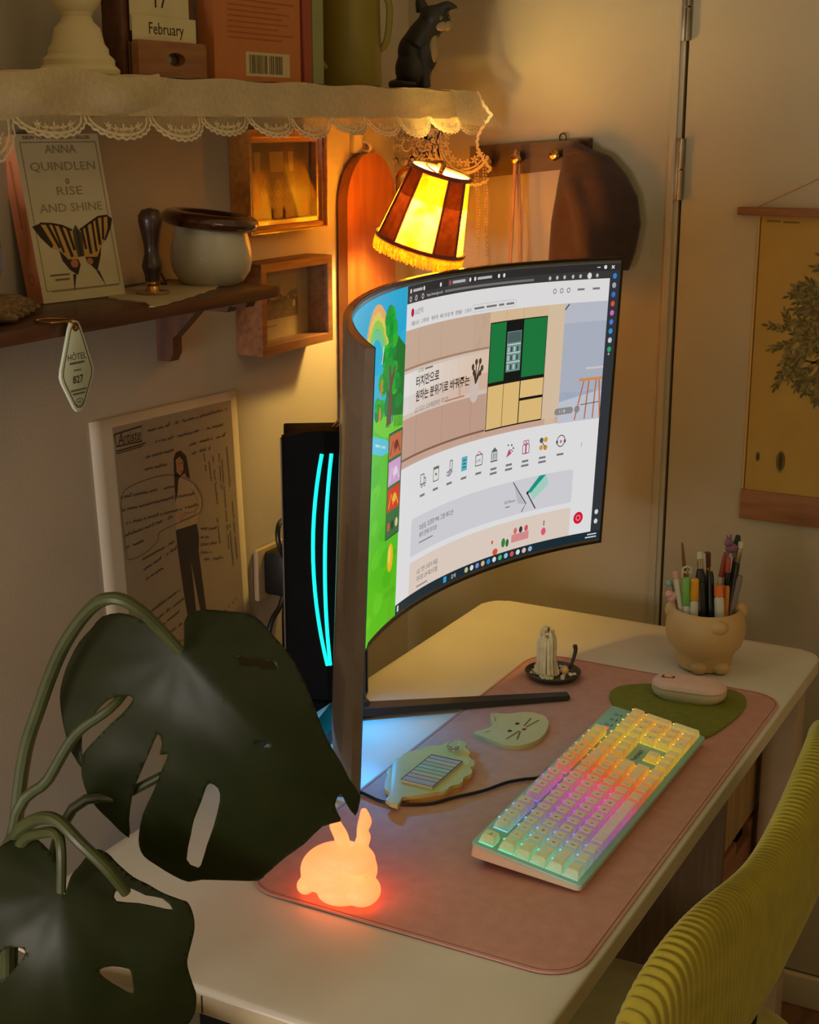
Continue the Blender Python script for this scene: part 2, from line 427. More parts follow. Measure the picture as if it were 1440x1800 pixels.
def keymesh(w, h):
    if (w, h) in KEYME: return KEYME[(w, h)]
    bm = bmesh.new(); a, c = (w*U-.0016)/2, (h*U-.0016)/2
    L = [(a, c, 0), (a-.0004, c-.0004, .003), (a-.0022, c-.0020, .0085), (a-.0034, c-.0032, .0092)]
    rings = []
    for (x, y, z) in L: rings.append([bm.verts.new(v) for v in ((-x, -y, z), (x, -y, z), (x, y, z), (-x, y, z))])
    for r0, r1 in zip(rings, rings[1:]):
        for k in range(4): bm.faces.new((r0[k], r0[(k+1) % 4], r1[(k+1) % 4], r1[k]))
    bm.faces.new(rings[-1])
    bm.faces.ensure_lookup_table()
    for f in bm.faces:
        if f.calc_center_median().z > .0080: f.material_index = 1
    me = bpy.data.meshes.new('key'); bm.to_mesh(me); bm.free(); me.materials.append(m_key); me.materials.append(m_keytop)
    KEYME[(w, h)] = me; return me
leg_c = Canvas(); led_c = Canvas(); leds = MB(); glowc = Canvas()
def key_y(r, h): return YT-(.5*U if r == 0 else .5*U+.25*U+r*U)-(h-1)*U/2+.0
for (x, r, w, h, lab) in keys:
    cx, cy = X0+(x+w/2)*U, key_y(r, h)
    o = bpy.data.objects.new('key', keymesh(w, h)); COL.objects.link(o); o.parent = kb; o.location = (cx, cy, .0022+(.0012 if r in (0, 1) else 0))
    if lab: leg_c.text(lab, cx-.004, cy-.0022, .0055 if len(lab) == 1 else .0042, (44, 42, 40), 1, flip=False)
    if w < 6:
        for q in ([] if (int(x*7)+r*3) % 5 == 0 else [0] if w < 1.9 else [-.25*w, .25*w]):
            led_c.ell(cx+q*U-.0012, cy+h*U/2-.0026, .0024, .0012, rainbow(row_t(cx, r)), 1, 8)
for (x, r, w, h, lab) in keys:
    cy = key_y(r, h); n = max(1, int(w*2))
    for k in range(n):
        xa, xb_ = X0+(x+w*k/n)*U, X0+(x+w*(k+1)/n)*U
        if k == 0: xa += .001
        if k == n-1: xb_ -= .001
        glowc.rect(xa, cy-h*U/2+.0014, xb_, cy+h*U/2+(.0 if r in (0, 1) else .0006), rainbow(row_t((xa+xb_)/2, r)), 1)
m_led = printed('key_led', emit=1.0); m_glow = printed('key_glow', emit=1.05)
glowc.build('backlight', lambda x, y, l: Vector((x, y, .00175)), m_glow, kb)
leg_c.build('legends', lambda x, y, l: Vector((x, y, .0134)) if False else Vector((x, y, .01275 if y > YT-1.9*U else .01155)), printed('key_ink', .6), kb)
led_c.build('led_windows', lambda x, y, l: Vector((x, y, .01285 if y > YT-1.85*U else .01165)), m_led, kb)['kind'] = 'stuff'
ic = Canvas()
for i in range(3): ic.ring(X0+(19.6+i*.95)*U, YT-.45*U, .0022, .0022, .0007, (50, 60, 60)); ic.rect(X0+(19.45+i*.95)*U, YT-.8*U, X0+(19.85+i*.95)*U, YT-.74*U, (50, 60, 60))
ic.text('Lenovo', X0+15.45*U, YT-4.05*U, .010, (40, 52, 54), 1, flip=False, width=.030) if False else None
ic.line([(X0+15.5*U, key_y(3, 1)-.003), (X0+15.75*U, key_y(3, 1)+.003), (X0+16.0*U, key_y(3, 1)+.001)], .0014, (36, 46, 48))
ic.text('MONO', X0+16.1*U, key_y(3, 1)-.0025, .0075, (36, 46, 48), 1, flip=False, width=.028)
ic.build('printed_icons', lambda x, y, l: Vector((x, y, .0019)), printed('key_ink'), kb)
rl = Canvas(); rl.rect(X0+18.65*U, YT-.75*U, X0+19.2*U, YT-.35*U, (255, 80, 60)); rl.build('lock_light', lambda x, y, l: Vector((x, y, .002)), m_led, kb)
Ki = KM.inverted()
cab = [(1.64, .655, .744), (1.60, .655, .739), (1.565, .640, P+.003), (1.528, .634, P+.003), (1.521, .650, P+.003), (1.502, .665, P+.003), (1.469, .680, P+.003), (1.436, .703, P+.003), (1.408, .722, P+.0025), (1.390, .752, P+.0025), (1.386, .778, P+.0025), (1.394, .81, P+.003), (1.405, .86, T+.003), (1.44, .92, T+.003)]
cab = [(1.552, .6235, .748), (1.545, .628, .744), (1.534, .634, P+.004)]+cab[4:-2]+[(1.382, .81, P+.003), (1.376, .85, T+.003)]
tag(MB().tube(cab, .0021, 8, smooth=6).build('keyboard_cable', m_black, None, loc=cab[3]), 'thin black keyboard cable curving over the pink pad to the monitor', 'cable')

# mouse and its mat
m_green = mat('olive_mat', (116, 116, 24), .8, (104, 104, 18), 120, bump=.2, bscale=600)
def smoothloop(pts, k=6):
    n = len(pts); out = []
    for i in range(n):
        p0, p1, p2, p3 = [Vector(pts[(i+j-1) % n]) for j in range(4)]
        for q in range(k):
            t = q/k; out.append(tuple(.5*((2*p1)+(p2-p0)*t+(2*p0-5*p1+4*p2-p3)*t*t+(3*p1-p0-3*p2+p3)*t**3)))
    return out
mp_ = smoothloop([(1.793, .628), (1.828, .652), (1.862, .655), (1.888, .636), (1.914, .585), (1.934, .520), (1.925, .488), (1.895, .474), (1.850, .471), (1.793, .478), (1.752, .490), (1.735, .520), (1.745, .575)])
b = MB(); b.prism(mp_, P, P+.0030, bev=.0008); o = b.build('mouse_mat', m_green, None, loc=(1.84, .56, P))
tag(o, 'olive green rounded mouse mat under the pink mouse', 'mouse mat')
MMx = Matrix.Translation((1.879, .552, P+.003)) @ Matrix.Rotation(math.radians(-84), 4, 'Z')
mouse = thing('computer_mouse', 'low pink pebble shaped computer mouse on the green mat', 'mouse', mw=MMx)
m_pinkm = mat('mouse_pink', (218, 178, 162), .42, (212, 172, 156), 40); m_creamm = mat('mouse_base', (206, 184, 150), .45)
def pill(L, Wd, n=12):
    P_ = []
    for k in range(n+1): t = -PI/2+PI*k/n; P_.append((L/2-Wd/2+Wd/2*math.cos(t), Wd/2*math.sin(t)))
    for k in range(n+1): t = PI/2+PI*k/n; P_.append((-L/2+Wd/2+Wd/2*math.cos(t), Wd/2*math.sin(t)))
    return P_
loft([[(x*s, y*s, z) for x, y in pill(.106, .058)] for s, z in ((.86, 0), (.96, .004), (1.0, .010), (1.0, .0155))]).build('base', m_creamm, mouse)
loft([[(x*.985, y*.98, .0155) for x, y in pill(.106, .058)], [(x*.985, y*.98, .0163) for x, y in pill(.106, .058)]]).build('seam', m_dark, mouse)
loft([[(x*s, y*s, z) for x, y in pill(.106, .058)] for s, z in ((1.0, .0163), (.99, .019), (.93, .0225), (.75, .0248), (.4, .0258), (.1, .026))]).build('top_shell', m_pinkm, mouse)
b = MB(); b.box((-.030, 0, .0235), (.020, .010, .006), .0028); b.build('wheel_slot', mat('mouse_slot', (90, 60, 54), .5), mouse)
b = MB(); b.lathe([(.0001, -.0035), (.0065, -.0032), (.0072, 0), (.0065, .0032), (.0001, .0035)], seg=20, M=Matrix.Translation((-.030, 0, .0228)) @ Matrix.Rotation(PI/2, 4, 'X')); b.build('scroll_wheel', m_pinkm, mouse)

# cat coaster
m_sage = mat('sage_ceramic', (196, 190, 140), .5, (188, 182, 132), 30, bump=.04)
catp = smoothloop([(1.618, .763), (1.634, .754), (1.650, .751), (1.663, .760), (1.682, .770), (1.689, .768), (1.692, .751), (1.703, .741), (1.714, .726), (1.714, .709), (1.702, .693), (1.677, .683), (1.648, .678), (1.626, .681), (1.607, .692), (1.599, .709), (1.602, .727), (1.608, .744), (1.612, .759)], 4)
cc = thing('cat_coaster', 'sage green cat face shaped coaster lying on the pink pad', 'coaster', (1.656, .72, P))
b = MB(); b.prism(catp, P, P+.006, bev=.0014); b.build('plate', m_sage, cc, world=True)
m_cpr = printed('coaster_print')
def cprint(name, f):
    cv = Canvas(); f(cv); cv.build(name, lambda x, y, l: Vector((x, y, P+.0061+.00008*l)), m_cpr, cc, world=True)
for ex, ey in ((1.669, .724), (1.642, .723)): cprint('eye', lambda c: c.ell(ex, ey, .0038, .0030, (28, 44, 60)))
cprint('nose', lambda c: c.poly([(1.652, .706), (1.660, .706), (1.659, .711), (1.653, .711)], (150, 50, 36)))
for a_, c_ in (((1.666, .713), (1.694, .715)), ((1.664, .709), (1.694, .703)), ((1.647, .710), (1.621, .703)), ((1.648, .712), (1.616, .716))): cprint('whisker', lambda c: c.line([a_, c_], .0022, (120, 98, 62)))
for a_, c_ in (((1.662, .753), (1.676, .760)), ((1.622, .750), (1.630, .746))): cprint('ear_mark', lambda c: c.line([a_, c_], .0016, (150, 146, 100)))

# leaf tray with sticky flags and a glass gem
m_lime = mat('lime_resin', (194, 190, 124), .45, (186, 182, 116), 25)
m_woodpale = wood('pale_wood', (214, 158, 86), (196, 138, 66), .5, 12)
trp = [(1.404, .782), (1.424, .792), (1.451, .802), (1.468, .806), (1.489, .809), (1.507, .806), (1.526, .796), (1.541, .787), (1.552, .776), (1.563, .773), (1.573, .769), (1.574, .762), (1.570, .754), (1.558, .747), (1.548, .737), (1.541, .736), (1.535, .731), (1.527, .721), (1.520, .720), (1.512, .713), (1.506, .714), (1.500, .711), (1.487, .708), (1.473, .709), (1.460, .708), (1.446, .712), (1.432, .716), (1.420, .725), (1.409, .735), (1.400, .744), (1.393, .752), (1.384, .749), (1.371, .746), (1.372, .756), (1.378, .766), (1.394, .768)]
_t = trp[:]; _o = []; acc = 0.0
for k in range(len(_t)):
    p, q_ = Vector(_t[k]), Vector(_t[(k+1) % len(_t)]); L_ = (q_-p).length; n = Vector(((q_-p).y, -(q_-p).x)).normalized()
    if (p-Vector((1.475, .757))).dot(n) < 0: n = -n
    for j in range(5):
        sw = p+(q_-p)*j/5; amp = 0 if sw.x < 1.425 else .0052
        _o.append(tuple(sw+n*(amp*(abs(math.sin(PI*(acc+L_*j/5)/.031))-.6))))
    acc += L_
trp = _o
tr = thing('leaf_tray', 'pale green leaf shaped trinket tray with scalloped edge beside the monitor', 'tray', (1.47, .76, P))
zt = P+.006
b = MB(); b.prism([(1.475+(x-1.475)*.97, .757+(y-.757)*.97) for x, y in trp if x > 1.398], P, zt); b.build('wooden_rim', m_woodpale, tr, world=True)
b = MB(); b.prism(trp, zt, zt+.005, bev=.0012); b.build('leaf_top', m_lime, tr, world=True)
zt += .005
fl = thing('sticky_flag_pad', 'striped pad of sticky flags lying on the leaf tray', 'sticky notes', (1.47, .751, zt))
b = MB(); b.prism([(1.428, .729), (1.511, .728), (1.509, .773), (1.429, .772)], zt, zt+.003); b.build('paper_block', mat('flag_paper', (190, 186, 170), .7), fl, world=True)
cv = Canvas()
for i in range(8):
    x = 1.432+i*.0098
    cv.rect(x, .7295, x+.0085, .7720, [(180, 176, 190), (196, 176, 160), (200, 190, 150), (176, 190, 160), (170, 196, 176), (180, 180, 150), (196, 186, 170), (182, 176, 180)][i], 1)
    cv.rect(x+.0085, .7295, x+.0098, .7720, (46, 44, 44), 1)
cv.frame(1.4285, .729, 1.5105, .7725, .0012, (46, 44, 44), 2)
cv.build('flags', lambda x, y, l: Vector((x, y, zt+.0031+.00008*l)), printed('flag_print'), fl, world=True)
m_glass = mat('clear_glass', (235, 240, 236), .05, trans=.9, spec=.6)
b = MB(); b.ell((1.541, .757, zt+.006), (.0085, .0085, .0065), seg=10, rings=6); o = b.build('glass_gem', m_glass, None, smooth=False, loc=(1.541, .757, zt)); tag(o, 'clear faceted glass gem at the tip of the leaf tray', 'gem')

# candle dish
m_dish = mat('dark_dish', (64, 56, 46), .35, (50, 44, 36), 30)
dish = thing('candle_dish', 'small dark round dish holding the dripped candle on the pad corner', 'dish', (1.865, .754, P))
MB().lathe([(.001, 0), (.030, 0), (.038, .004), (.0415, .010), (.0400, .0105), (.036, .0065), (.001, .004)], (1.865, .754, P), 40).build('bowl', m_dish, dish, world=True)
m_wax = translucent('candle_wax', (236, 224, 194), .25, c2=(216, 198, 158), scale=60)
cd = thing('dripped_candle', 'white candle with long wax drips standing in the dark dish', 'candle', (1.858, .762, P+.004))
b = MB(); b.lathe([(.009, 0), (.0075, .03), (.0075, .056), (.005, .060), (.001, .058)], (1.858, .762, P+.004), 16)
b.build('wax_core', m_wax, cd, world=True)
for k in range(15):
    a = 2*PI*k/15+random.uniform(-.15, .15); r0 = .0105; zt_ = random.uniform(.048, .070); r1 = random.uniform(.012, .019)
    c, s_ = math.cos(a), math.sin(a)
    zb = random.choice([.001, .001, .003, .018])
    b = MB(); b.tube([(1.858+c*r0*.7, .762+s_*r0*.7, P+.004+zt_), (1.858+c*(r0+.001), .762+s_*(r0+.001), P+.004+zt_*.8), (1.858+c*(r0+.002), .762+s_*(r0+.002), P+.004+zt_*.4), (1.858+c*r1, .762+s_*r1, P+.004+zb)], [.003, .0032, .0026, .0034 if zb < .01 else .002], 8, smooth=3)
    b.build('wax_drip', m_wax, cd, world=True)
b = MB()
for dx, dy, dz in ((-.003, .004, .068), (.005, -.004, .066), (.002, .003, .071)): b.box((1.858+dx, .762+dy, P+.004+dz), (.010, .008, .006), .0015, None)
b.build('broken_rim', m_wax, cd, world=True)
MB().tube([(1.858, .760, P+.07), (1.859, .759, P+.078)], .0008, 6).build('wick', m_dark, cd, world=True)
b = MB()
for k in range(60):
    a = random.uniform(0, 2*PI); rr = .033*math.sqrt(random.random()); x, y = 1.865+rr*math.cos(a), .754+rr*math.sin(a)
    if math.hypot(x-1.858, y-.762) > .013: b.ell((x, y, P+.0066+rr*.05), (random.uniform(.0025, .0042), random.uniform(.0025, .004), random.uniform(.0018, .003)), Matrix.Rotation(a, 4, 'Z'), 7, 5)
tag(b.build('wax_chips', m_wax, None, loc=(1.865, .754, P+.006)), 'scattered white wax chips filling the dark candle dish', 'wax', kind='stuff')
b = MB(); b.tube([(1.881, .735, P+.010), (1.884, .731, P+.022), (1.887, .728, P+.038), (1.886, .729, P+.047)], [.0022, .0026, .003, .0034], 8, smooth=4); tag(b.build('incense_stub', mat('burnt_brown', (54, 40, 32), .6), None, loc=(1.881, .735, P+.008)), 'short curved dark brown stub leaning beside the dripped candle', 'incense')
b = MB(); b.ell((1.868, .736, P+.0125), .0058); tag(b.build('amber_bead', mat('amber', (216, 160, 96), .2, coat=.5), None, loc=(1.868, .736, P+.007)), 'small round amber bead lying in the candle dish', 'bead')

# ---------------------------------------------------------------- bunny night light
m_bunny = bpy.data.materials.new('glowing_silicone'); m_bunny.use_nodes = True
_n = m_bunny.node_tree; _b = _n.nodes['Principled BSDF']; _b.inputs['Base Color'].default_value = (*lin((255, 190, 150)), 1); _b.inputs['Roughness'].default_value = .45
_tc = _n.nodes.new('ShaderNodeTexCoord'); _tx = _n.nodes.new('ShaderNodeTexNoise'); _tx.inputs['Scale'].default_value = 18
_rp = _n.nodes.new('ShaderNodeValToRGB'); _rp.color_ramp.elements[0].color = (2.2, .27, .075, 1); _rp.color_ramp.elements[1].color = (2.6, .33, .095, 1)
_n.links.new(_tc.outputs['Object'], _tx.inputs['Vector']); _n.links.new(_tx.outputs['Fac'], _rp.inputs[0]); _n.links.new(_rp.outputs[0], _b.inputs['Emission Color']); _b.inputs['Emission Strength'].default_value = 1.0
bun = thing('bunny_night_light', 'glowing orange silicone bunny lamp on the near corner of the pad', 'night light', (1.19, .70, P))
Rv = Vector((.4706, -.8824, 0)); Fv = Vector((.8824, .4706, 0)); Z3 = Vector((0, 0, 1)); B0 = Vector((1.1790, .7120, P))
def bp(r, f, z): return B0+Rv*r+Fv*f+Z3*z
Mr = Matrix.Identity(4)
for i in range(3): Mr[i][0] = Rv[i]; Mr[i][1] = Fv[i]; Mr[i][2] = Z3[i]
b = MB()
b.ell(bp(.000, .006, .026), (.041, .034, .0285), Mr, 32, 20)
b.ell(bp(.019, -.010, .045), (.0205, .022, .0155), Mr, 28, 18); b.ell(bp(.004, -.002, .046), (.026, .024, .0135), Mr, 28, 18)
b.ell(bp(.0245, -.018, .0155), (.0205, .022, .0160), Mr, 28, 18); b.ell(bp(.004, -.020, .0135), (.026, .016, .0135), Mr, 28, 18)
b.ell(bp(-.035, -.004, .0125), (.0095, .010, .0095), Mr)
b.tube([bp(.006, .000, .052), bp(.003, .002, .066), bp(-.003, .002, .080), bp(-.004, .002, .090)], [.0075, .0078, .0068, .0030], 14, smooth=4)
b.tube([bp(.022, .000, .054), bp(.0265, .002, .065), bp(.0250, .002, .073), bp(.0280, .002, .084), bp(.0265, .002, .098)], [.0072, .0078, .0060, .0075, .003], 14, smooth=4)
ob = b.build('bunny_body', m_bunny, bun, world=True)
md = ob.modifiers.new('remesh', 'REMESH'); md.mode = 'VOXEL'; md.voxel_size = .0016; md.use_smooth_shade = True
ms = ob.modifiers.new('smooth', 'SMOOTH'); ms.factor = .6; ms.iterations = 6

# ---------------------------------------------------------------- monitor
MO = Vector((1.602, .868, T+.376)); YAW, TIL, MR, MWd, MH = .122, -.042, .842, .991, .453
MXv = Vector((math.cos(YAW), math.sin(YAW), 0)); MN0 = Vector((math.sin(YAW), -math.cos(YAW), 0))
MUv = Z3*math.cos(TIL)-MN0*math.sin(TIL); MNv = MN0*math.cos(TIL)+Z3*math.sin(TIL)
MA = math.asin(MWd/2/MR)
def mon(s, t, back=0):
    th = s*MA; r = MR+back
    return MO+MXv*(r*math.sin(th))+MNv*(MR-r*math.cos(th))+MUv*(t*MH/2)
mo = thing('curved_monitor', 'large ultrawide curved monitor showing a shopping page on thin legs', 'monitor', (1.61, .93, T))
m_mback = mat('monitor_shell', (116, 100, 88), .26, (106, 91, 80), 60, coat=.3)
m_mfront = mat('monitor_bezel', (13, 13, 14), .35)
NU = 72
b = MB()
sec = [(0, 1.0), (.003, 1.0), (.0078, .9995), (.0088, .994), (.0088, -.994), (.0078, -.9995), (.003, -1.0), (0, -1.0)]
R = []
for i in range(NU+1):
    s = -1+2*i/NU; sc = .998 if i in (0, NU) else 1
    R.append([b.bm.verts.new(mon(s, t*sc, bk)) for bk, t in sec])
for a, c in zip(R, R[1:]):
    for k in range(len(sec)-1): b.bm.faces.new((a[k], a[k+1], c[k+1], c[k]))
    b.bm.faces.new((a[-1], a[0], c[0], c[-1]))
b.bm.faces.new(R[0]); b.bm.faces.new(R[-1][::-1])
b.build('back_shell', m_mback, mo, world=True, angle=.5)
b = MB()
iu, it = 1-.0075, 1-.018
for s0, s1, t0, t1, n in ((-1, 1, it, 1, NU), (-1, 1, -1, -it, NU), (-1, -iu, -it, it, 2), (iu, 1, -it, it, 2)):
    b.grid(lambda u, v: mon(s0+(s1-s0)*u, t0+(t1-t0)*v, -.0010), n, 1)
b.build('bezel', m_mfront, mo, world=True)
b = MB(); b.box((1.612, .912, T+.36), (.085, .062, .20), .012, None); ob = b.build('rear_housing', m_mback, mo, world=True)
b = MB(); b.box((1.618, .946, T+.185), (.028, .020, .36), .006); b.build('stand_column', m_black, mo, world=True)
def stand_leg(p0, p1, w0, w1, h0, h1):
    d = Vector((p1[0]-p0[0], p1[1]-p0[1], 0)).normalized(); n = Vector((-d.y, d.x, 0)); bb = MB()
    V = []
    for p, w, h in ((p0, w0, h0), (p1, w1, h1)):
        c = Vector((p[0], p[1], T)); zb = .0056 if p1[0] > 1.7 else .0042
        V.append([bb.bm.verts.new(c+n*q*w/2+Z3*z) for q, z in ((-1, zb), (1, zb), (.8, h), (-.8, h))])
    for k in range(4): bb.bm.faces.new((V[0][k], V[0][(k+1) % 4], V[1][(k+1) % 4], V[1][k]))
    bb.bm.faces.new(V[0][::-1]); bb.bm.faces.new(V[1])
    tip = Vector((p1[0], p1[1], T)); hb = .0034 if p1[0] > 1.7 else 0; bb.box(tip-d*.012+Z3*(hb+.0058)/2, (.010, .010, .0058-hb), .0006); q0 = Vector((p0[0], p0[1], T)); bb.box(q0+d*.03+Z3*.0025, (.012, .012, .005), .001)
    return bb
stand_leg((1.598, .948), (1.797, .702), .034, .019, .0165, .011).build('stand_leg', m_black, mo, world=True)
stand_leg((1.602, .955), (1.335, .905), .042, .020, .020, .011).build('stand_leg', m_black, mo, world=True)
b = MB(); b.lathe([(.001, 0), (.024, 0), (.024, .014), (.018, .020), (.001, .020)], (1.613, .946, T+.001), 28); b.build('stand_base', m_black, mo, world=True)

# what the screen shows (printed shapes on the curved panel, all lit by the panel)
S = Canvas()
S.rect(6, 8, 994, 432, (70, 200, 235), 0)
# left half: cartoon meadow wallpaper
S.rect(6, 8, 120, 432, (236, 240, 230), 1); S.rect(6, 8, 90, 160, (206, 214, 200), 2)
S.rect(120, 8, 503, 150, (24, 178, 224), 1); S.rect(120, 60, 503, 150, (44, 190, 226), 1)
for rx, c in ((74, (240, 178, 110)), (66, (238, 214, 90)), (56, (150, 214, 80)), (44, (110, 210, 150))):
    S.ring(392, 96, rx*.62+10, rx, 11, c, 2, 30)
S.rect(300, 100, 503, 160, (40, 190, 226), 3)
S.rect(120, 150, 503, 432, (88, 204, 26), 3)
for k in range(70): S.ell(random.uniform(140, 500), random.uniform(190, 430), random.uniform(8, 26), random.uniform(5, 14), random.choice([(76, 196, 22), (100, 214, 36), (92, 208, 30)]), 4, 10)
S.poly([(340, 168), (395, 172), (450, 188), (470, 206), (430, 204), (390, 192), (340, 190)], (86, 206, 232), 5); S.line([(345, 176), (400, 184), (450, 198)], 3, (220, 246, 250), 5)
S.poly([(390, 150), (503, 166), (503, 190), (440, 184), (392, 164)], (116, 216, 50), 5)
S.poly([(436, 170), (444, 90), (470, 60), (503, 80), (503, 180), (470, 176)], (20, 120, 40), 5)
for k in range(46):
    a = random.random(); y = 34+a*112; w = 12+a*44; S.ell(min(490, 452+random.uniform(-w, w*.7)), y, random.uniform(10, 17), random.uniform(8, 14), random.choice([(0, 160, 50), (10, 176, 44), (30, 190, 40), (0, 140, 56)]), 6, 10)
S.poly([(444, 170), (450, 120), (447, 98), (453, 96), (457, 112), (468, 98), (472, 101), (461, 124), (462, 170)], (104, 82, 66), 7)
S.ell(420, 118, 4, 10, (236, 120, 50), 7); S.ell(416, 150, 4, 9, (240, 130, 60), 7); S.line([(424, 70), (418, 90)], 3, (236, 246, 240), 7); S.ell(466, 164, 2, 5, (20, 120, 200), 8)
S.line([(476, 360), (481, 396), (481, 431)], 3.2, (120, 170, 40), 6); S.poly([(462, 376), (474, 404), (480, 431), (476, 410)], (96, 140, 40), 6); S.poly([(498, 372), (488, 404), (482, 431), (490, 400)], (110, 150, 40), 6)
S.ell(477, 346, 10, 19, (250, 196, 30), 7); S.ell(474, 342, 4, 12, (255, 226, 110), 8)
S.rect(456, 183, 503, 318, (60, 116, 60), 6); S.frame(456, 183, 503, 318, 1.4, (50, 60, 60), 9)
for y0, y1, c, d in ((186, 215, (206, 110, 62), (120, 40, 30)), (219, 250, (220, 170, 214), (240, 225, 240)), (254, 283, (222, 62, 22), (250, 190, 50))):
    S.rect(459, y0, 501, y1, c, 7); S.line([(464, y1-4), (472, y0+8), (480, y1-6), (488, y0+10), (497, y1-4)], 2.6, d, 8); S.ell(484, (y0+y1)/2, 7, 6, d, 8)
for i, c in enumerate(((220, 90, 70), (40, 60, 50), (230, 214, 150))): S.ell(466+i*14, 303, 4.5, 6, c, 8)
# right half: browser
S.rect(502.5, 8, 994, 420, (240, 238, 238), 6)
S.rect(502.5, 8, 994, 19, (48, 46, 46), 7); S.rect(502.5, 19, 994, 30, (62, 60, 60), 7); S.rect(976, 19, 994, 420, (52, 56, 62), 8); S.rect(620, 10.5, 672, 20, (74, 72, 72), 8)
for x in (513, 553, 600, 625, 676, 688, 744, 756): S.ell(x, 15, 2.6, 3, (236, 236, 236) if x not in (625,) else (220, 70, 90), 9, 10)
for x0, x1 in ((520, 548), (632, 664), (694, 728)): S.line([(x0, 15), (x1, 15)], 3.6, (196, 194, 194), 9)
for x in (513, 530, 550): S.ring(x, 24.6, 2.7, 2.9, 1.2, (230, 230, 230), 9, 10)
S.text('https://www.lge.co.kr', 562, 26.3, 5.2, (220, 220, 220), 9); S.line([(612, 24.8), (822, 25.4)], 3.2, (126, 124, 124), 9)
for x in (856, 871, 886, 903, 918, 934, 951): S.ell(x, 25, 2.7, 2.9, (200, 200, 200), 9, 10)
S.ell(936, 25, 4.2, 4.6, (236, 236, 236), 10, 12)
S.line([(950, 13.5), (956, 13.5)], 1.4, (230, 230, 230), 9); S.ell(966, 13.5, 3, 3, (236, 236, 236), 9, 10); S.line([(978, 11.5), (983, 16)], 1.6, (236, 236, 236), 9); S.line([(983, 11.5), (978, 16)], 1.6, (236, 236, 236), 9)
for i, c in enumerate(((60, 140, 230), (170, 180, 190), (70, 120, 220), (236, 90, 60), (220, 120, 200), (90, 130, 230), (60, 160, 230), (210, 220, 230), (50, 180, 110))): S.ell(985, 27+i*13.6, 3.8, 4.2, c, 9, 12)
S.text('+', 982, 146, 9, (230, 230, 230), 9)
for y in (388, 403): S.ell(985, y, 3.6, 4, (230, 232, 236), 9, 12)
# page head
S.ell(521, 42, 4.6, 5.4, (190, 20, 70), 8, 16); S.text('LG전자', 528, 45, 8.5, (120, 110, 112), 8)
for i, x in enumerate((518, 548, 578, 602, 642, 666)):
    S.text(('제품/소모품', '고객지원', '혜택/이벤트', '베스트샵 매장', '렌탈/구독', '스토리')[i][:[5, 4, 5, 6, 3, 3][i]], x, 58, 6.2, (60, 58, 58), 8, width=[24, 22, 18, 34, 18, 16][i])
S.frame(686, 50, 786, 59.5, .8, (206, 206, 206), 8)
for x0, x1 in ((690, 714), (719, 743), (748, 760), (765, 782)): S.line([(x0, 54.8), (x1, 54.8)], 3, (128, 126, 126), 8)
for x in (868, 882, 896): S.ring(x, 44, 3, 3.2, 1.1, (90, 90, 90), 8, 10)
for x0, x1 in ((914, 928), (944, 958)): S.line([(x0, 44), (x1, 44)], 3, (130, 128, 128), 8)
# banner kitchen
S.rect(502.5, 63, 976, 238, (216, 186, 166), 7)
S.rect(502.5, 63, 730, 116, (214, 182, 158), 8)
for x in (545, 608, 694): S.line([(x, 63), (x, 113)], .9, (196, 164, 140), 9)
S.rect(694, 63, 730, 112, (206, 172, 146), 8); S.rect(502.5, 110, 730, 113, (176, 140, 116), 9); S.rect(502.5, 113, 730, 117, (226, 206, 190), 9)
for i in range(12): S.rect(502.5+i*19, 117, 521.5+i*19, 146, tuple(int(a+(b_-a)*i/11) for a, b_ in zip((244, 240, 236), (238, 208, 184))), 8); S.rect(502.5+i*19, 146, 521.5+i*19, 170, tuple(int(a+(b_-a)*i/11) for a, b_ in zip((238, 228, 222), (226, 190, 166))), 8)
S.rect(502.5, 169, 730, 175, (228, 208, 194), 9); S.rect(502.5, 175, 730, 236, (206, 168, 148), 8)
for x in (546, 620, 694): S.line([(x, 177), (x, 226)], .9, (182, 146, 126), 9)
S.rect(502.5, 226, 730, 229, (140, 102, 84), 9); S.rect(502.5, 229, 976, 238.5, (214, 178, 158), 8)
S.rect(730, 63, 858, 79, (230, 200, 160), 8); S.line([(768, 63), (768, 79)], .9, (204, 172, 130), 9); S.line([(805, 63), (805, 79)], .9, (204, 172, 130), 9)
S.rect(858, 63, 892, 238, (230, 204, 174), 8)
S.rect(892, 63, 976, 194, (184, 190, 206), 8); S.rect(892, 63, 976, 92, (198, 202, 214), 9); S.rect(892, 194, 976, 240, (206, 210, 222), 9); S.poly([(892, 208), (976, 196), (976, 194), (892, 194)], (166, 176, 200), 9)
S.line([(892, 72), (900, 64)], 2, (60, 60, 60), 10)
S.rect(731.5, 78, 857, 230, (28, 24, 20), 9)
S.rect(733, 79.5, 768, 162, (28, 128, 66), 10); S.rect(807, 79.5, 856, 162, (28, 128, 66), 10); S.rect(769, 79.5, 806, 166, (22, 24, 24), 10)
S.rect(771.5, 94, 803, 151, (120, 156, 148), 11); S.rect(772.5, 95, 802, 110, (80, 104, 100), 12)
for y in (112, 124, 137): S.rect(772.5, y, 802, y+1.4, (220, 232, 228), 12); [S.rect(774+k*6.6, y+4, 777.5+k*6.6, y+11, (60, 76, 72) if k % 2 else (196, 214, 206), 12) for k in range(4)]
S.rect(733, 167, 768.5, 228, (238, 200, 130), 10); S.rect(769.5, 167, 805, 228, (238, 200, 130), 10); S.rect(807, 167, 856, 192, (240, 204, 136), 10); S.rect(807, 196, 856, 228, (238, 200, 130), 10)
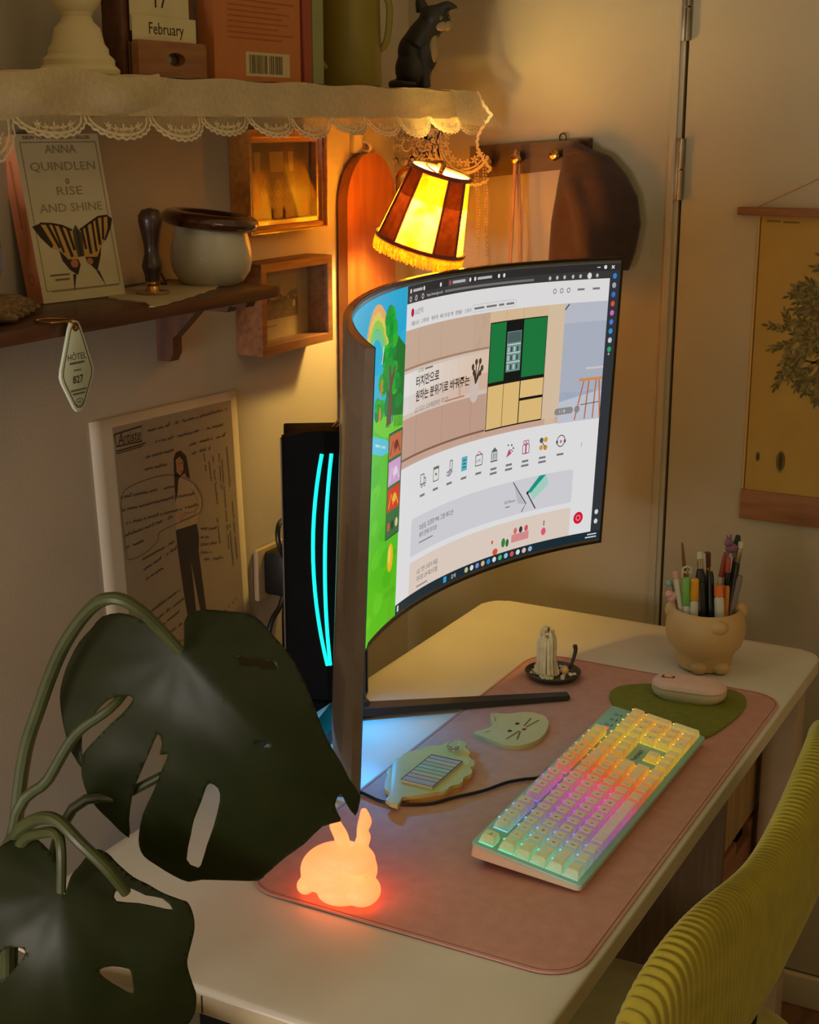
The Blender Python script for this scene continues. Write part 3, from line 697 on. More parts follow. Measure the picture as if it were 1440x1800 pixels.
S.ell(700, 168, 11, 16, (220, 204, 196), 10); [S.line([(702, 158), (702+dx, 158-dy)], 2.2, (70, 56, 44), 11) for dx, dy in ((-8, 24), (0, 30), (9, 30), (14, 20), (-3, 18), (8, 16))]; [S.ell(702+dx, 158-dy, 3.4, 4.5, (76, 64, 48), 11, 8) for dx, dy in ((-8, 24), (0, 30), (9, 30), (14, 20), (-5, 16), (10, 14))]
S.line([(664, 150), (664, 172)], 1.6, (190, 120, 90), 10); S.ell(664, 149, 5, 2.4, (190, 130, 100), 10); S.line([(626, 171), (676, 171)], 2.4, (200, 140, 110), 10)
S.rect(930, 176, 976, 180, (226, 150, 86), 10); S.rect(942, 160, 976, 163, (224, 214, 206), 10); [S.line([(x0, 180), (x1, 238)], 2.4, (200, 116, 62), 10) for x0, x1 in ((940, 926), (950, 946), (964, 962), (970, 976))]; S.line([(936, 216), (972, 214)], 1.2, (90, 80, 76), 10)
S.poly(rrect(884, 217, 922, 227, 5), (150, 146, 146), 10); S.ell(930, 222, 5.4, 5.4, (150, 146, 146), 10); S.text('1 / 8', 893, 224.5, 7, (240, 240, 240), 11)
INK = (34, 28, 26)
S.text('LG 2023', 546, 120.5, 6, (70, 60, 56), 10, width=16); S.line([(566, 118.6), (588, 118.6)], 2, (120, 108, 100), 10)
S.text('터치만으로', 540, 138, 15.5, INK, 10, width=66, bold=.25)
S.text('원하는 분위기로 바꿔주는', 541, 156.5, 15.5, INK, 10, width=146, bold=.25)
S.text('LG 디오스 오브제컬렉션 무드업', 540, 171.5, 8, (96, 84, 78), 10, width=93)
# icon row
S.rect(502.5, 238.5, 976, 420, (242, 241, 242), 7)
ix = [574, 611, 648, 685, 721, 757, 792, 828, 865, 902]
DKc = (80, 76, 82)
for i, x in enumerate(ix):
    y = 267
    if i == 0: S.frame(x-7, y-8, x+3, y+5, 1.3, DKc, 9); S.frame(x+3, y-2, x+8, y+5, 1.3, DKc, 9); S.ring(x-3, y+7, 2, 2, 1.2, DKc, 9); S.ring(x+5, y+7, 2, 2, 1.2, DKc, 9)
    elif i == 1: S.frame(x-7, y-10, x+7, y+9, 1.3, (96, 100, 90), 9); S.rect(x-7, y-10, x+7, y-7, (110, 120, 80), 9); S.ell(x, y, 2, 2, DKc, 9)
    elif i == 2: S.frame(x, y-11, x+6, y+2, 1.3, DKc, 9); S.poly([(x-8, y+4), (x, y+2), (x+8, y+5), (x, y+10)], (180, 176, 186), 9); S.line([(x-8, y+4), (x, y+2), (x+8, y+5), (x, y+10), (x-8, y+8)], 1.2, DKc, 9)
    elif i == 3: S.rect(x-7, y-10, x+7, y+10, (96, 190, 206), 9); [S.line([(x-4, y-5+k*5), (x+4, y-5+k*5)], 1.4, (36, 90, 110), 10) for k in range(3)]
    elif i == 4: S.frame(x-8, y-6, x+8, y+9, 1.3, DKc, 9); S.line([(x-6, y-6), (x, y-11), (x+6, y-6)], 1.3, (190, 80, 90), 9); S.text('LIVE', x-6, y+4, 5.5, DKc, 9)
    elif i == 5: S.poly([(x-8, y-4), (x, y-11), (x+8, y-4)], (90, 110, 106), 9); [S.line([(x-6+k*4, y-3), (x-6+k*4, y+7)], 1.6, (80, 96, 92), 9) for k in range(4)]; S.line([(x-8, y+9), (x+8, y+9)], 2, (80, 96, 92), 9)
    elif i == 6: S.poly([(x-7, y+9), (x-2, y-3), (x+5, y+4)], (196, 90, 110), 9); S.ell(x+4, y-8, 1.6, 1.6, DKc, 9); S.ell(x+8, y-3, 1.6, 1.6, DKc, 9); S.ell(x-4, y-9, 1.4, 1.4, DKc, 9); S.line([(x+1, y-2), (x+8, y+2)], 1.2, DKc, 9)
    elif i == 7: S.frame(x-7, y-4, x+7, y+9, 1.3, (150, 80, 110), 9); S.rect(x-1.5, y-5, x+1.5, y+9, (190, 60, 100), 9); S.ring(x-3, y-8, 3, 2.4, 1.2, (190, 60, 100), 9); S.ring(x+3, y-8, 3, 2.4, 1.2, (190, 60, 100), 9)
    elif i == 8: [S.ell(x+dx, y+dy, 4, 4, c, 9) for dx, dy, c in ((-4, -6, (96, 90, 80)), (5, -6, (220, 170, 60)), (-4, 5, (220, 170, 60)), (5, 6, (210, 150, 50)))]; S.line([(x-6, y-8), (x+6, y+8)], 1.5, (80, 76, 70), 9)
    else: S.ring(x, y, 8, 8.5, 1.4, (90, 66, 80), 9, 20); S.ell(x, y+1, 2.4, 2.4, (206, 120, 150), 9); S.ell(x-8, y+1, 2, 3, (90, 66, 80), 9); S.ell(x+8, y+1, 2, 3, (90, 66, 80), 9)
    S.line([(x-7, 287.5), (x+7, 287.5)], 3.2, (130, 128, 130), 9)
    if i in (5, 6, 7, 8): S.line([(x-8, 294), (x+8, 294)], 3.2, (130, 128, 130), 9)
S.text('1', 942, 281, 10, (150, 148, 150), 9)
# grey card with phone
S.poly(rrect(545, 314, 932, 366, 4), (222, 222, 228), 8)
S.text('초슬림, 초경량 990 그램 에디션', 569, 334, 8.6, (56, 52, 56), 9, width=93); S.text('예약 판매 라이브!', 570, 345, 8.6, (56, 52, 56), 9, width=50); S.line([(570, 352), (610, 352)], 2, (150, 148, 150), 9)
S.line([(805, 316), (836, 353), (827, 364)], 1.6, (50, 50, 54), 9); S.poly([(806, 317), (834, 353), (818, 350)], (200, 200, 206), 9)
S.poly([(837, 336), (862, 314.5), (876, 314.5), (845, 338)], (24, 160, 140), 9); S.poly([(845, 338), (876, 315), (882, 330), (850, 350)], (176, 226, 204), 9); S.line([(837, 337), (857, 364)], 2, (44, 46, 48), 10); S.ell(838, 337, 2.6, 2.6, (20, 50, 50), 10)
S.text('10.9mm', 786, 346, 7, (80, 96, 116), 9, width=24); S.line([(790, 351), (800, 351)], 1.6, (120, 130, 146), 9)
# peach card
S.poly(rrect(545, 374, 932, 420, 3), (238, 220, 206), 8)
S.text('LG 가전 스토어 세일', 568, 395, 8.6, (56, 50, 48), 9, width=58); S.text('라이프 UP 페스티벌', 568, 405.5, 8.6, (56, 50, 48), 9, width=58); S.line([(568, 413), (600, 413)], 2, (150, 140, 136), 9)
for dx, c in ((0, (226, 120, 110)), (12, (60, 60, 60)), (24, (226, 90, 100))): S.ell(816+dx, 391, 4, 5, c, 9, 10)
S.rect(808, 396, 846, 408, (232, 150, 150), 9); S.ell(790, 404, 4.5, 7, (60, 140, 70), 9); S.ell(799, 406, 3.6, 6, (50, 120, 60), 9); S.ell(772, 414, 6, 5, (226, 96, 60), 9); S.ell(764, 398, 2.4, 3, (226, 96, 90), 9); S.ell(878, 403, 5, 6, (236, 96, 120), 9); S.line([(878, 386), (878, 394)], 2.4, (120, 120, 120), 9)
S.ell(949, 393, 9.5, 9.5, (226, 24, 62), 9, 24); S.ring(949, 393, 4, 4, 1.6, (250, 150, 160), 10, 14)
# task bar
S.rect(502.5, 418.5, 994, 432, (26, 48, 58), 10)
S.rect(645, 421, 653, 429.5, (60, 170, 236), 11); S.text('검색', 665, 428.5, 7, (226, 232, 236), 11)
for i, c in enumerate(((216, 210, 150), (236, 236, 236), (140, 150, 230), (240, 190, 140), (60, 150, 210), (236, 236, 240), (90, 190, 120), (150, 210, 236), (232, 90, 80), (236, 236, 236), (240, 200, 200), (150, 190, 220))): S.ell(704+i*13.4, 425.3, 4.4, 4, c, 11, 12)
S.rect(508, 421, 513, 429, (236, 236, 236), 11); S.line([(970, 423), (988, 423)], 2, (220, 226, 230), 11); S.line([(966, 427.5), (988, 427.5)], 2, (220, 226, 230), 11)
m_scr = printed('lit_screen', .3, emit=.69)
S.build('screen', lambda x, y, l: mon((x-500)/500, 1-y/220, -.0007-.00006*l), m_scr, mo, cuts=[10+14*k for k in range(71)], world=True)

# ---------------------------------------------------------------- computer tower behind the monitor, its stand, wall socket
cab_ = thing('tower_stand', 'narrow black stand behind the desk carrying the computer tower', 'stand', (1.655, 1.11, 0))
b = MB(); b.box((1.655, 1.108, T-.012), (.15, .215, .024), .002); b.build('top_panel', m_black, cab_, world=True)
for x in (1.59, 1.72): MB().box((x, 1.108, (T-.024)/2), (.016, .205, T-.024), .002).build('side_panel', m_black, cab_, world=True)
for z in (.06, .38): MB().box((1.655, 1.108, z), (.114, .20, .016), .001).build('shelf', m_black, cab_, world=True)
TW = Matrix.Translation((1.636, 1.003, T)) @ Matrix.Rotation(math.radians(33-90), 4, 'Z')   # local x: width, y: depth (away), z up
pc = thing('computer_tower', 'slim black computer tower with bowed cyan light strips behind the monitor', 'computer', mw=TW)
m_pc = mat('tower_black', (14, 14, 16), .8, (10, 10, 12), 30, spec=.1)
m_pcg = mat('tower_side_grey', (96, 82, 66), .5)
PH = .379
b = MB(); b.box((0, .064, PH/2+.005), (.108, .10, PH-.01), .003); b.build('case', m_pc, pc)
b = MB()
def bezel_z(u): return PH+.012*math.cos(u*PI/2)
prof = [(-1, .018), (-.93, .008), (-.45, .003), (0, -.004), (.45, .003), (.93, .008), (1, .018)]
b.grid(lambda u, v: Vector((prof[min(int(u*6+.5), 6)][0]*.057, prof[min(int(u*6+.5), 6)][1], .002+v*(bezel_z(prof[min(int(u*6+.5), 6)][0])-.002))), 6, 1)
b.grid(lambda u, v: Vector((prof[min(int(u*6+.5), 6)][0]*.057, prof[min(int(u*6+.5), 6)][1]*(1-v)+.03*v, bezel_z(prof[min(int(u*6+.5), 6)][0])-.0*v)), 6, 1)
b.build('front_bezel', m_pc, pc, angle=.3)
b = MB(); b.box((-.0575, .024, PH/2), (.003, .012, PH-.006), .001); b.box((.0575, .024, PH/2), (.003, .012, PH-.006), .001); b.build('bezel_trim', m_pcg, pc)
m_cyan = glow('cyan_led', (0.0, .86, .70), 1.5)
m_blue = glow('added_blue_glow', (0.0, .40, 1.0), 1.5)  # glow of the added blue bar only
for xt, xm, xb in ((-.013, -.027, -.0095), (.0, -.011, -.0055), (.017, .0146, .005), (.033, .034, .020)):
    b = MB(); pts = []
    for k in range(15):
        t = k/14; z = .055+t*(PH-.075); q_ = t; x = xb*(q_-.5)*(q_-1)/.5+xm*q_*(q_-1)/-.25+xt*q_*(q_-.5)/.5
        x += .010
        y = (.003+(-.007)*(1-abs(x)/.0257) if abs(x) < .0257 else .003+.005*(abs(x)-.0257)/.027)
        pts.append((x, y-.0005, z))
    b.tube(pts, .0026, 8); b.build('light_strip', m_cyan, pc)
b = MB()
for k in range(26): b.box((.020, -.0020+.0012, .06+k*.0052), (.012, .0012, .0016))
b.build('vent_slots', m_dark, pc)
for x in (-.04, .04):
    for y in (.03, .10): MB().box((x, y, .0012), (.02, .014, .0024)).build('rubber_foot', m_dark, pc)
b = MB(); b.box((.0, .116, .26), (.09, .004, .18)); b.build('rear_plate', m_pcg, pc)
b = MB(); b.tube([(1.586, .927, T+.119), (1.600, .936, T+.122), (1.612, .944, T+.122)], .004, 8); b.build('added_bar_bracket', m_black, mo, world=True)
# invented blue bar and bracket, added as the source of the desk's blue wash
b = MB(); b.box((1.586, .925, T+.1135), (.026, .012, .006)); b.build('added_blue_bar', m_blue, mo, world=True)
wires = thing('cable_loom', 'thin copper coloured wires rising behind the computer tower to the monitor', 'cables', (1.70, 1.09, T+.40))
m_wire = mat('copper_wire', (196, 128, 80), .4, metal=.3)
for k in range(3):
    d = k*.010
    MB().tube([(1.668+d*.6, 1.012-d*.4, T+.386), (1.682+d*.6, 1.000-d*.4, T+.402), (1.702+d*.5, .985-d*.4, T+.412), (1.715+d*.4, .968-d*.3, T+.405), (1.690, .958-d*.2, T+.385), (1.646, .9485-d*.2, T+.375+d)], .0015, 6, smooth=6).build('wire', m_wire, wires, world=True)

fill_l = area('added_blue_fill', (1.586, .925, T+.109), (1.515, .87, T), .02, .38, (.0, .38, 1.0))  # unseen area light added for the blue desk wash; the bar dresses it
so = thing('wall_socket', 'black multi plug adapter on a wall socket beside the computer tower', 'socket', (1.8580, 1.245, T+.10))
b = MB(); b.box((1.8630, 1.244, T+.098), (.09, .010, .085), .004); b.build('wall_plate', mat('socket_cream', (176, 150, 112), .5), so, world=True)
b = MB(); b.box((1.8700, 1.218, T+.100), (.075, .044, .072), .008); b.build('adapter_block', m_black, so, world=True)
b = MB(); b.box((1.8930, 1.196, T+.125), (.03, .030, .028), .006); b.build('plug', m_black, so, world=True)
b = MB(); b.box((1.8510, 1.196, T+.085), (.03, .030, .028), .006); b.build('plug', m_black, so, world=True)
pcab = thing('power_cables', 'looped black power cables hanging from the wall socket', 'cables', (1.8580, 1.20, T+.10))
MB().tube([(1.8510, 1.185, T+.10), (1.8200, 1.19, T+.135), (1.8100, 1.195, T+.165), (1.8200, 1.20, T+.187), (1.8430, 1.205, T+.190), (1.8680, 1.21, T+.178), (1.8930, 1.19, T+.14)], .0042, 10, smooth=6).build('loop', m_black, pcab, world=True)
MB().tube([(1.8430, 1.21, T+.062), (1.8340, 1.212, T+.045), (1.8180, 1.215, T+.03), (1.8080, 1.216, T+.005), (1.8160, 1.216, T-.03), (1.8240, 1.216, T-.10), (1.8280, 1.22, T-.3)], .0042, 10, smooth=6).build('lead', m_black, pcab, world=True)
MB().tube([(1.8580, 1.21, T+.062), (1.8510, 1.212, T+.03), (1.8550, 1.215, T-.02), (1.8540, 1.215, T-.1), (1.8480, 1.22, T-.32)], .0055, 10, smooth=6).build('lead', m_black, pcab, world=True)

# ---------------------------------------------------------------- lower shelf and its things
m_walnut = wood('walnut', (98, 58, 34), (62, 36, 22), .5, 7, 'x', .1)
m_walnutz = wood('walnut_upright', (92, 54, 32), (60, 34, 20), .5, 7, 'z')
ZL = 1.312
sh = thing('lower_shelf', 'dark walnut wall shelf on wooden brackets holding book and pot', 'shelf', (1.27, 1.16, ZL-.0155))
b = MB(); b.box((1.266, 1.159, ZL-.00775), (.734, .180, .0155), .0012); b.build('board', m_walnut, sh, world=True)
for x in (1.627, 1.236):
    xb = x if x > 1.5 else 1.14
    q = [(1.249, ZL-.0155), (1.249, ZL-.110), (1.228, ZL-.110), (1.222, ZL-.098), (1.222, ZL-.078), (1.178, ZL-.036), (1.130, ZL-.036), (1.126, ZL-.028), (1.100, ZL-.028), (1.095, ZL-.0155)]
    b = MB(); b.prism(q, -.010, .010, M=Matrix(((0, 0, 1, xb-.017), (1, 0, 0, 0), (0, 1, 0, 0), (0, 0, 0, 1)))); b.build('bracket', m_walnutz, sh, world=True)

def make_book(name, label, M, w, h, d, cov, spine, page, parent_mw=True, group=None):
    bk = thing(name, label, 'book', mw=M, group=group)
    # local: x width, y thickness going back (0 front), z up
    b = MB(); b.box((w/2, .0008, h/2), (w, .0016, h)); b.build('front_cover', cov, bk)
    b = MB(); b.box((w/2, d-.0008, h/2), (w, .0016, h)); b.build('back_cover', cov, bk)
    b = MB(); b.box((.0006, d/2, h/2), (.0014, d-.0002, h-.0004)); b.build('spine', spine, bk)
    b = MB(); b.box((w/2, d/2, h/2), (w-.004, d-.0032, h-.004)); b.build('pages', page, bk)
    return bk
m_page = mat('book_pages', (214, 196, 158), .8, (196, 178, 140), 3, (1, 60, 1))
m_bcov = mat('cream_cover', (206, 190, 150), .6, (198, 182, 140), 30)
m_bspine = mat('peach_spine', (206, 128, 84), .55, (198, 120, 76), 20)
tl, bl, br = Vector((1.347, 1.232, 1.507)), Vector((1.322, 1.198, ZL)), Vector((1.448, 1.178, ZL))
BM_ = frame_from(bl, br-bl, tl-bl)
bz = (tl-bl); bx = (br-bl).normalized(); bz = (bz-bx*bz.dot(bx)).normalized(); by = bz.cross(bx)
for i in range(3): BM_[i][0] = bx[i]; BM_[i][1] = by[i]; BM_[i][2] = bz[i]
BM_.translation = bl+Z3*.0006
bk = make_book('paperback_novel', 'cream paperback with striped butterfly cover leaning on lower shelf', BM_, .129, .199, .028, m_bcov, m_bspine, m_page)
cv = Canvas()
BW, BH = .129, .199
def bb(L): return [(x*BW, (1-y)*BH) for x, y in L]
DK = (58, 42, 30)
wl = [(.026, .543), (.12, .527), (.261, .534), (.37, .549), (.481, .58), (.486, .624), (.493, .757), (.378, .753), (.285, .694), (.204, .679), (.101, .613)]
wr_ = [(.575, .582), (.69, .548), (.823, .51), (.943, .505), (.996, .524), (.96, .58), (.872, .654), (.809, .684), (.727, .764), (.571, .747), (.553, .639)]
YE = (206, 160, 84)
cv.poly(bb(wl), YE, 1); cv.poly(bb(wr_), YE, 1)
cv.poly(bb([(.026, .543), (.12, .527), (.15, .56), (.23, .66), (.204, .679), (.101, .613)]), DK, 2); cv.poly(bb([(.943, .505), (.996, .524), (.96, .58), (.872, .654), (.85, .655), (.92, .58)]), DK, 2)
for a, c, w in (((.20, .532), (.30, .68), .004), ((.27, .534), (.34, .71), .0035), ((.35, .545), (.43, .74), .0045), ((.43, .565), (.47, .70), .004), ((.88, .508), (.84, .65), .0035), ((.80, .515), (.79, .68), .0045), ((.74, .53), (.73, .72), .0035), ((.66, .555), (.66, .73), .0045), ((.60, .575), (.61, .70), .0035)): cv.line(bb([a, c]), w, DK, 3)
cv.line(bb([(.12, .527), (.261, .534), (.37, .549), (.481, .58)]), .0025, DK, 3); cv.line(bb([(.575, .582), (.69, .548), (.823, .51), (.943, .505)]), .0025, DK, 3)
cv.poly(bb([(.285, .694), (.378, .753), (.493, .757), (.51, .789), (.457, .851), (.375, .817), (.304, .757)]), DK, 3); cv.poly(bb([(.585, .747), (.731, .752), (.799, .69), (.771, .747), (.698, .84), (.639, .8), (.59, .773)]), DK, 3)
cv.ell(.44*BW, .22*BH, .006, .005, (190, 120, 70), 4); cv.ell(.63*BW, .225*BH, .005, .004, (190, 120, 70), 4)
cv.poly(bb([(.402, .843), (.438, .844), (.381, .951)]), DK, 3); cv.poly(bb([(.691, .84), (.718, .834), (.775, .933)]), DK, 3)
cv.poly(bb([(.486, .586), (.53, .547), (.555, .576), (.594, .608), (.573, .74), (.498, .744), (.483, .668)]), (84, 72, 54), 5); cv.line(bb([(.54, .58), (.535, .74)]), .004, (60, 48, 34), 6)
for t, y, x0, x1 in (('ANNA', .116, .33, .70), ('QUINDLEN', .218, .12, .89), ('RISE', .366, .37, .68), ('AND SHINE', .466, .15, .90)):
    cv.text(t, x0*BW, (1-y)*BH, .0145, (150, 136, 96), 1, width=(x1-x0)*BW, flip=False)
cv.ring(.53*BW, (1-.285)*BH, .0022, .0026, .0012, (122, 112, 78))
cv.text('NEW YORK TIMES BESTSELLER', .10*BW, (1-.032)*BH, .006, (80, 66, 44), 1, width=.79*BW, flip=False)
cv.frame(.06*BW, .07*BH, .955*BW, .95*BH, .0009, (140, 122, 84), 1)
cv.line(bb([(.13, .84), (.36, .84)]), .0022, (120, 100, 66)); cv.line(bb([(.18, .868), (.35, .868)]), .0022, (120, 100, 66)); cv.line(bb([(.12, .935), (.93, .935)]), .0016, (150, 130, 90))
cv.build('cover_print', lambda x, y, l: Vector((x, -.0002-.00008*l, y)), printed('cover_ink'), bk)
cv = Canvas(); cv.ring(.014, .030, .005, .006, .0012, (180, 92, 56)); cv.line([(.014, .09), (.014, .17)], .004, (186, 104, 66))
cv.build('spine_print', lambda x, y, l: Vector((-.0003-.00005*l, x, y)), printed('cover_ink'), bk)

# doily, wax stamp, wire figure, pot
m_doily = mat('paper_doily', (196, 176, 138), .85, (182, 160, 122), 60, bump=.2)
dl = smoothloop([(1.36, 1.066), (1.30+.09, 1.10), (1.40, 1.15), (1.425, 1.19), (1.47, 1.212), (1.53, 1.222), (1.60, 1.215), (1.625, 1.18), (1.612, 1.15), (1.575, 1.125), (1.50, 1.10), (1.43, 1.08)], 6)
dl = [(x+.0022*math.cos(k*1.9), y+.0022*math.sin(k*1.9)) for k, (x, y) in enumerate(dl)]
b = MB(); b.prism(dl, ZL, ZL+.0012); tag(b.build('paper_doily', m_doily, None, loc=(1.49, 1.15, ZL)), 'crinkled cream paper sheet lying under the stamp and pot', 'doily')
m_darkwood = wood('turned_wood', (66, 38, 26), (46, 26, 18), .35, 12, 'z', .25)
SB = (1.466, 1.147, ZL+.0012)
stp = thing('wax_stamp', 'wax seal stamp with dark turned wooden handle on the paper sheet', 'stamp', SB)
m_brass = mat('brass', (206, 160, 84), .25, (180, 132, 60), 30, metal=1)
MB().lathe([(.001, 0), (.0205, 0), (.0215, .002), (.020, .0038), (.001, .0042)], SB, 32).build('seal_disc', mat('amber_disc', (150, 104, 52), .25, coat=.4), stp, world=True)
MB().lathe([(.0085, .0035), (.0085, .0065), (.0072, .010), (.0092, .0125), (.0092, .0155)], SB, 24).build('brass_collar', m_brass, stp, world=True)
MB().lathe([(.0092, .0155), (.0098, .024), (.0118, .030), (.0128, .035), (.0112, .041), (.0088, .050), (.0095, .062), (.0128, .078), (.0152, .090), (.0148, .097), (.0105, .1035), (.001, .106)], SB, 28).build('handle', m_darkwood, stp, world=True)
wf = thing('photo_clip', 'tiny folded wire and card figure between stamp and pot', 'figurine', (1.545, 1.20, ZL+.0012))
b = MB(); b.tube([(1.535, 1.203, ZL+.0016), (1.542, 1.2, ZL+.026), (1.556, 1.195, ZL+.0022)], .0016, 6, smooth=3); b.tube([(1.535, 1.203, ZL+.0016), (1.55, 1.21, ZL+.004), (1.556, 1.195, ZL+.0022)], .0014, 6, smooth=3); b.build('wire_loop', m_darkwood, wf, world=True)
b = MB(); b.prism([(1.530, 1.208), (1.548, 1.208), (1.548, 1.210), (1.530, 1.210)], ZL+.0012, ZL+.026); b.build('card', mat('small_card', (186, 170, 150), .7), wf, world=True)
PB = (1.652, 1.186, ZL)
PB = (1.605, 1.156, ZL+.0002)
pot = thing('honey_pot', 'cream glazed pot with glossy rolled brown rim at the shelf end', 'pot', PB)
m_potc = mat('cream_glaze', (196, 188, 164), .45, (184, 176, 150), 9, coat=.2)
m_rim = mat('brown_glaze', (74, 38, 20), .16, (54, 26, 14), 16, coat=.6)
MB().lathe([(.001, 0), (.036, 0), (.043, .005), (.0515, .018), (.0548, .033), (.0535, .048), (.0490, .066), (.0470, .079), (.0440, .079), (.046, .060), (.050, .040), (.046, .016), (.001, .006)], (0, 0, 0), 44, M=Matrix.Translation(PB)).build('body', m_potc, pot, world=True)
TI = Matrix.Translation((PB[0], PB[1], PB[2]+.084)) @ Matrix.Rotation(math.radians(7), 4, Vector((.8824, .4706, 0)))
b = MB(); b.lathe([(.0505+.0135*math.cos(t), .0105*math.sin(t)) for t in [2*PI*k/14 for k in range(14)]]+[(.0505+.0135, 0)], (0, 0, 0), 48, M=TI, cap=False, sx=1.06)
b.build('rolled_rim', m_rim, pot, world=True)
# key tag
tg = thing('hotel_key_tag', 'pale diamond shaped hotel key tag numbered 827 hanging from shelf edge', 'key tag', (1.216, 1.064, ZL))
m_tag = mat('tag_plastic', (196, 206, 184), .4, (190, 200, 176), 20)
tp = [(0, .006), (.006, .004), (.0095, -.002), (.026, -.046), (.0275, -.053), (.0255, -.060), (.0085, -.090), (.004, -.0945), (-.004, -.0945), (-.0085, -.090), (-.0255, -.060), (-.0275, -.053), (-.026, -.046), (-.0095, -.002), (-.006, .004)]
TM = Matrix.Translation((1.2165, 1.0635, ZL-.004)) @ Matrix.Rotation(PI/2, 4, 'X')
b = MB(); b.prism(tp, 0, .0032, M=TM, bev=.0006); b.build('tag_plate', m_tag, tg, world=True)
cv = Canvas(); IN = (58, 62, 50)
cv.line([(x*.86, -.046+(y+.046)*.90) for x, y in tp+tp[:1]], .0012, IN, 1)
cv.text('HÔTEL', 0, -.037, .0098, IN, 1, 'CENTER', flip=False, width=None); cv.line([(-.012, -.0405), (.012, -.0405)], .0022, (96, 98, 84)); cv.line([(-.006, -.0485), (.006, -.0485)], .0016, (110, 112, 98))
cv.text('827', 0, -.0625, .0115, IN, 1, 'CENTER', flip=False, bold=.0002)
cv.line([(-.013, -.0705), (.013, -.0705)], .0020, (104, 106, 92)); cv.line([(-.010, -.0745), (.010, -.0745)], .0020, (104, 106, 92)); cv.ring(0, -.084, .0062, .004, .0008, (96, 98, 84)); cv.line([(-.003, -.084), (.003, -.084)], .0016, (110, 112, 98))
cv.build('tag_print', lambda x, y, l: TM @ Vector((x, y, .0033+.0001*l)), printed('tag_ink'), tg, world=True)
b = MB(); b.lathe([(.0028, .0), (.0050, .0), (.0050, .0012), (.0028, .0012), (.0028, 0)], (0, -.001, .0032), 20, M=TM, cap=False); b.build('eyelet', m_brass, tg, world=True)
b = MB(); b.tube([(1.2165, 1.060, ZL-.006), (1.209, 1.061, ZL+.0014), (1.186, 1.066, ZL+.0022), (1.190, 1.092, ZL+.0022), (1.214, 1.094, ZL+.0022), (1.221, 1.066, ZL+.0016), (1.2168, 1.0615, ZL-.004)], .0013, 8, smooth=3); b.build('brass_hook', m_brass, tg, world=True)
# driftwood at the left and a lavender cloth
b = MB()
for k in range(5):
    y = 1.10+.012*k; x = 1.13+.022*k
    b.tube([(x-.05, y-.004, ZL+.010+.003*k), (x, y, ZL+.016+.002*(k % 2)), (x+.03, y+.006, ZL+.010), (x+.045, y+.004, ZL+.0055)], [.009, .010, .007, .003], 9, smooth=4)
tag(b.build('driftwood', wood('bleached_wood', (150, 122, 82), (84, 62, 40), .8, 30), None, loc=(1.14, 1.11, ZL)), 'gnarled piece of bleached driftwood at the left of the shelf', 'driftwood')
b = MB()
b.grid(lambda u, v: Vector((1.10+.165*u, 1.214+.010*math.sin(u*22+v*3), 1.325+.085*v+.012*u*(1-v))), 40, 10)
tag(b.build('lavender_cloth', translucent('lavender_linen', (150, 136, 150), .2, scale=120), None, loc=(1.18, 1.22, 1.325), mods=None), 'folded lavender grey cloth at the left end of the shelf', 'cloth')

# ---------------------------------------------------------------- upper shelf with lace cloth
ZU = 1.570
us = thing('upper_shelf', 'high wall shelf under a lace edged cloth', 'shelf', (1.575, 1.165, ZU-.02))
b = MB(); b.box((1.575, 1.166, ZU-.010), (1.35, .168, .020), .0015); b.build('board', m_walnut, us, world=True)
for x in (1.12, 1.95):
    b = MB(); b.prism([(1.249, ZU-.020), (1.249, ZU-.085), (1.23, ZU-.085), (1.16, ZU-.034), (1.12, ZU-.034), (1.12, ZU-.020)], -.009, .009, M=Matrix(((0, 0, 1, x), (1, 0, 0, 0), (0, 1, 0, 0), (0, 0, 0, 1)))) if x < 1.2 else None
    if x < 1.2: b.build('bracket', m_walnutz, us, world=True)
m_cloth = translucent('cream_cotton', (214, 196, 160), .28, c2=(204, 184, 146), scale=160)
m_sheer = translucent('sheer_net', (226, 206, 160), .5, alpha=.48, scale=200)
m_laceop = translucent('lace_thread', (252, 238, 204), .45, scale=220)
cloth = thing('lace_cloth', 'cream cloth with scalloped lace border draped over the upper shelf', 'tablecloth', (1.575, 1.16, ZU))
YF = 1.079
def wob(x): return .0015*math.sin(x*31)+.001*math.sin(x*77+1)
XL, XR = .90, 2.252
b = MB()
b.grid(lambda u, v: Vector((XL+(XR-XL)*u, YF+.167*(1-v)+(.0 if v < .99 else -.001), ZU+.0022+.0008*math.sin(u*60+v*9)+(.003 if 1-v > .5 else 0)*0)), 120, 4)
b.grid(lambda u, v: Vector((XL+(XR-XL)*u, YF-.002-.006*v*(.4+.6*math.sin(u*40)**2), ZU+.0022-.0016*math.sin(u*50)*(1-v)-.044*v)), 160, 5)
b.build('cloth_sheet', m_cloth, cloth, world=True)
# scalloped border
def ribbon(bb_, pts, w, n=Vector((0, -1, 0)), lift=0.0):
    P_ = [Vector(p)+n*lift for p in pts]; L_ = []
    for i, p in enumerate(P_):
        d = (P_[min(i+1, len(P_)-1)]-P_[max(i-1, 0)]).normalized(); s_ = d.cross(n).normalized()
        L_.append((bb_.bm.verts.new(p+s_*w/2), bb_.bm.verts.new(p-s_*w/2)))
    for a, c in zip(L_, L_[1:]): bb_.bm.faces.new((a[0], c[0], c[1], a[1]))
def floret(bb_, c, ex, ez, n, r, k=5):
    for q in range(k):
        t = 2*PI*q/k+.4; m_ = c+ex*(r*math.cos(t))+ez*(r*math.sin(t)); e = ex*math.cos(t)+ez*math.sin(t); f = ex*-math.sin(t)+ez*math.cos(t)
        V = [bb_.bm.verts.new(m_+e*(r*.8*math.cos(2*PI*j/8))+f*(r*.42*math.sin(2*PI*j/8))+n*.0006) for j in range(8)]
        bb_.bm.faces.new(V)
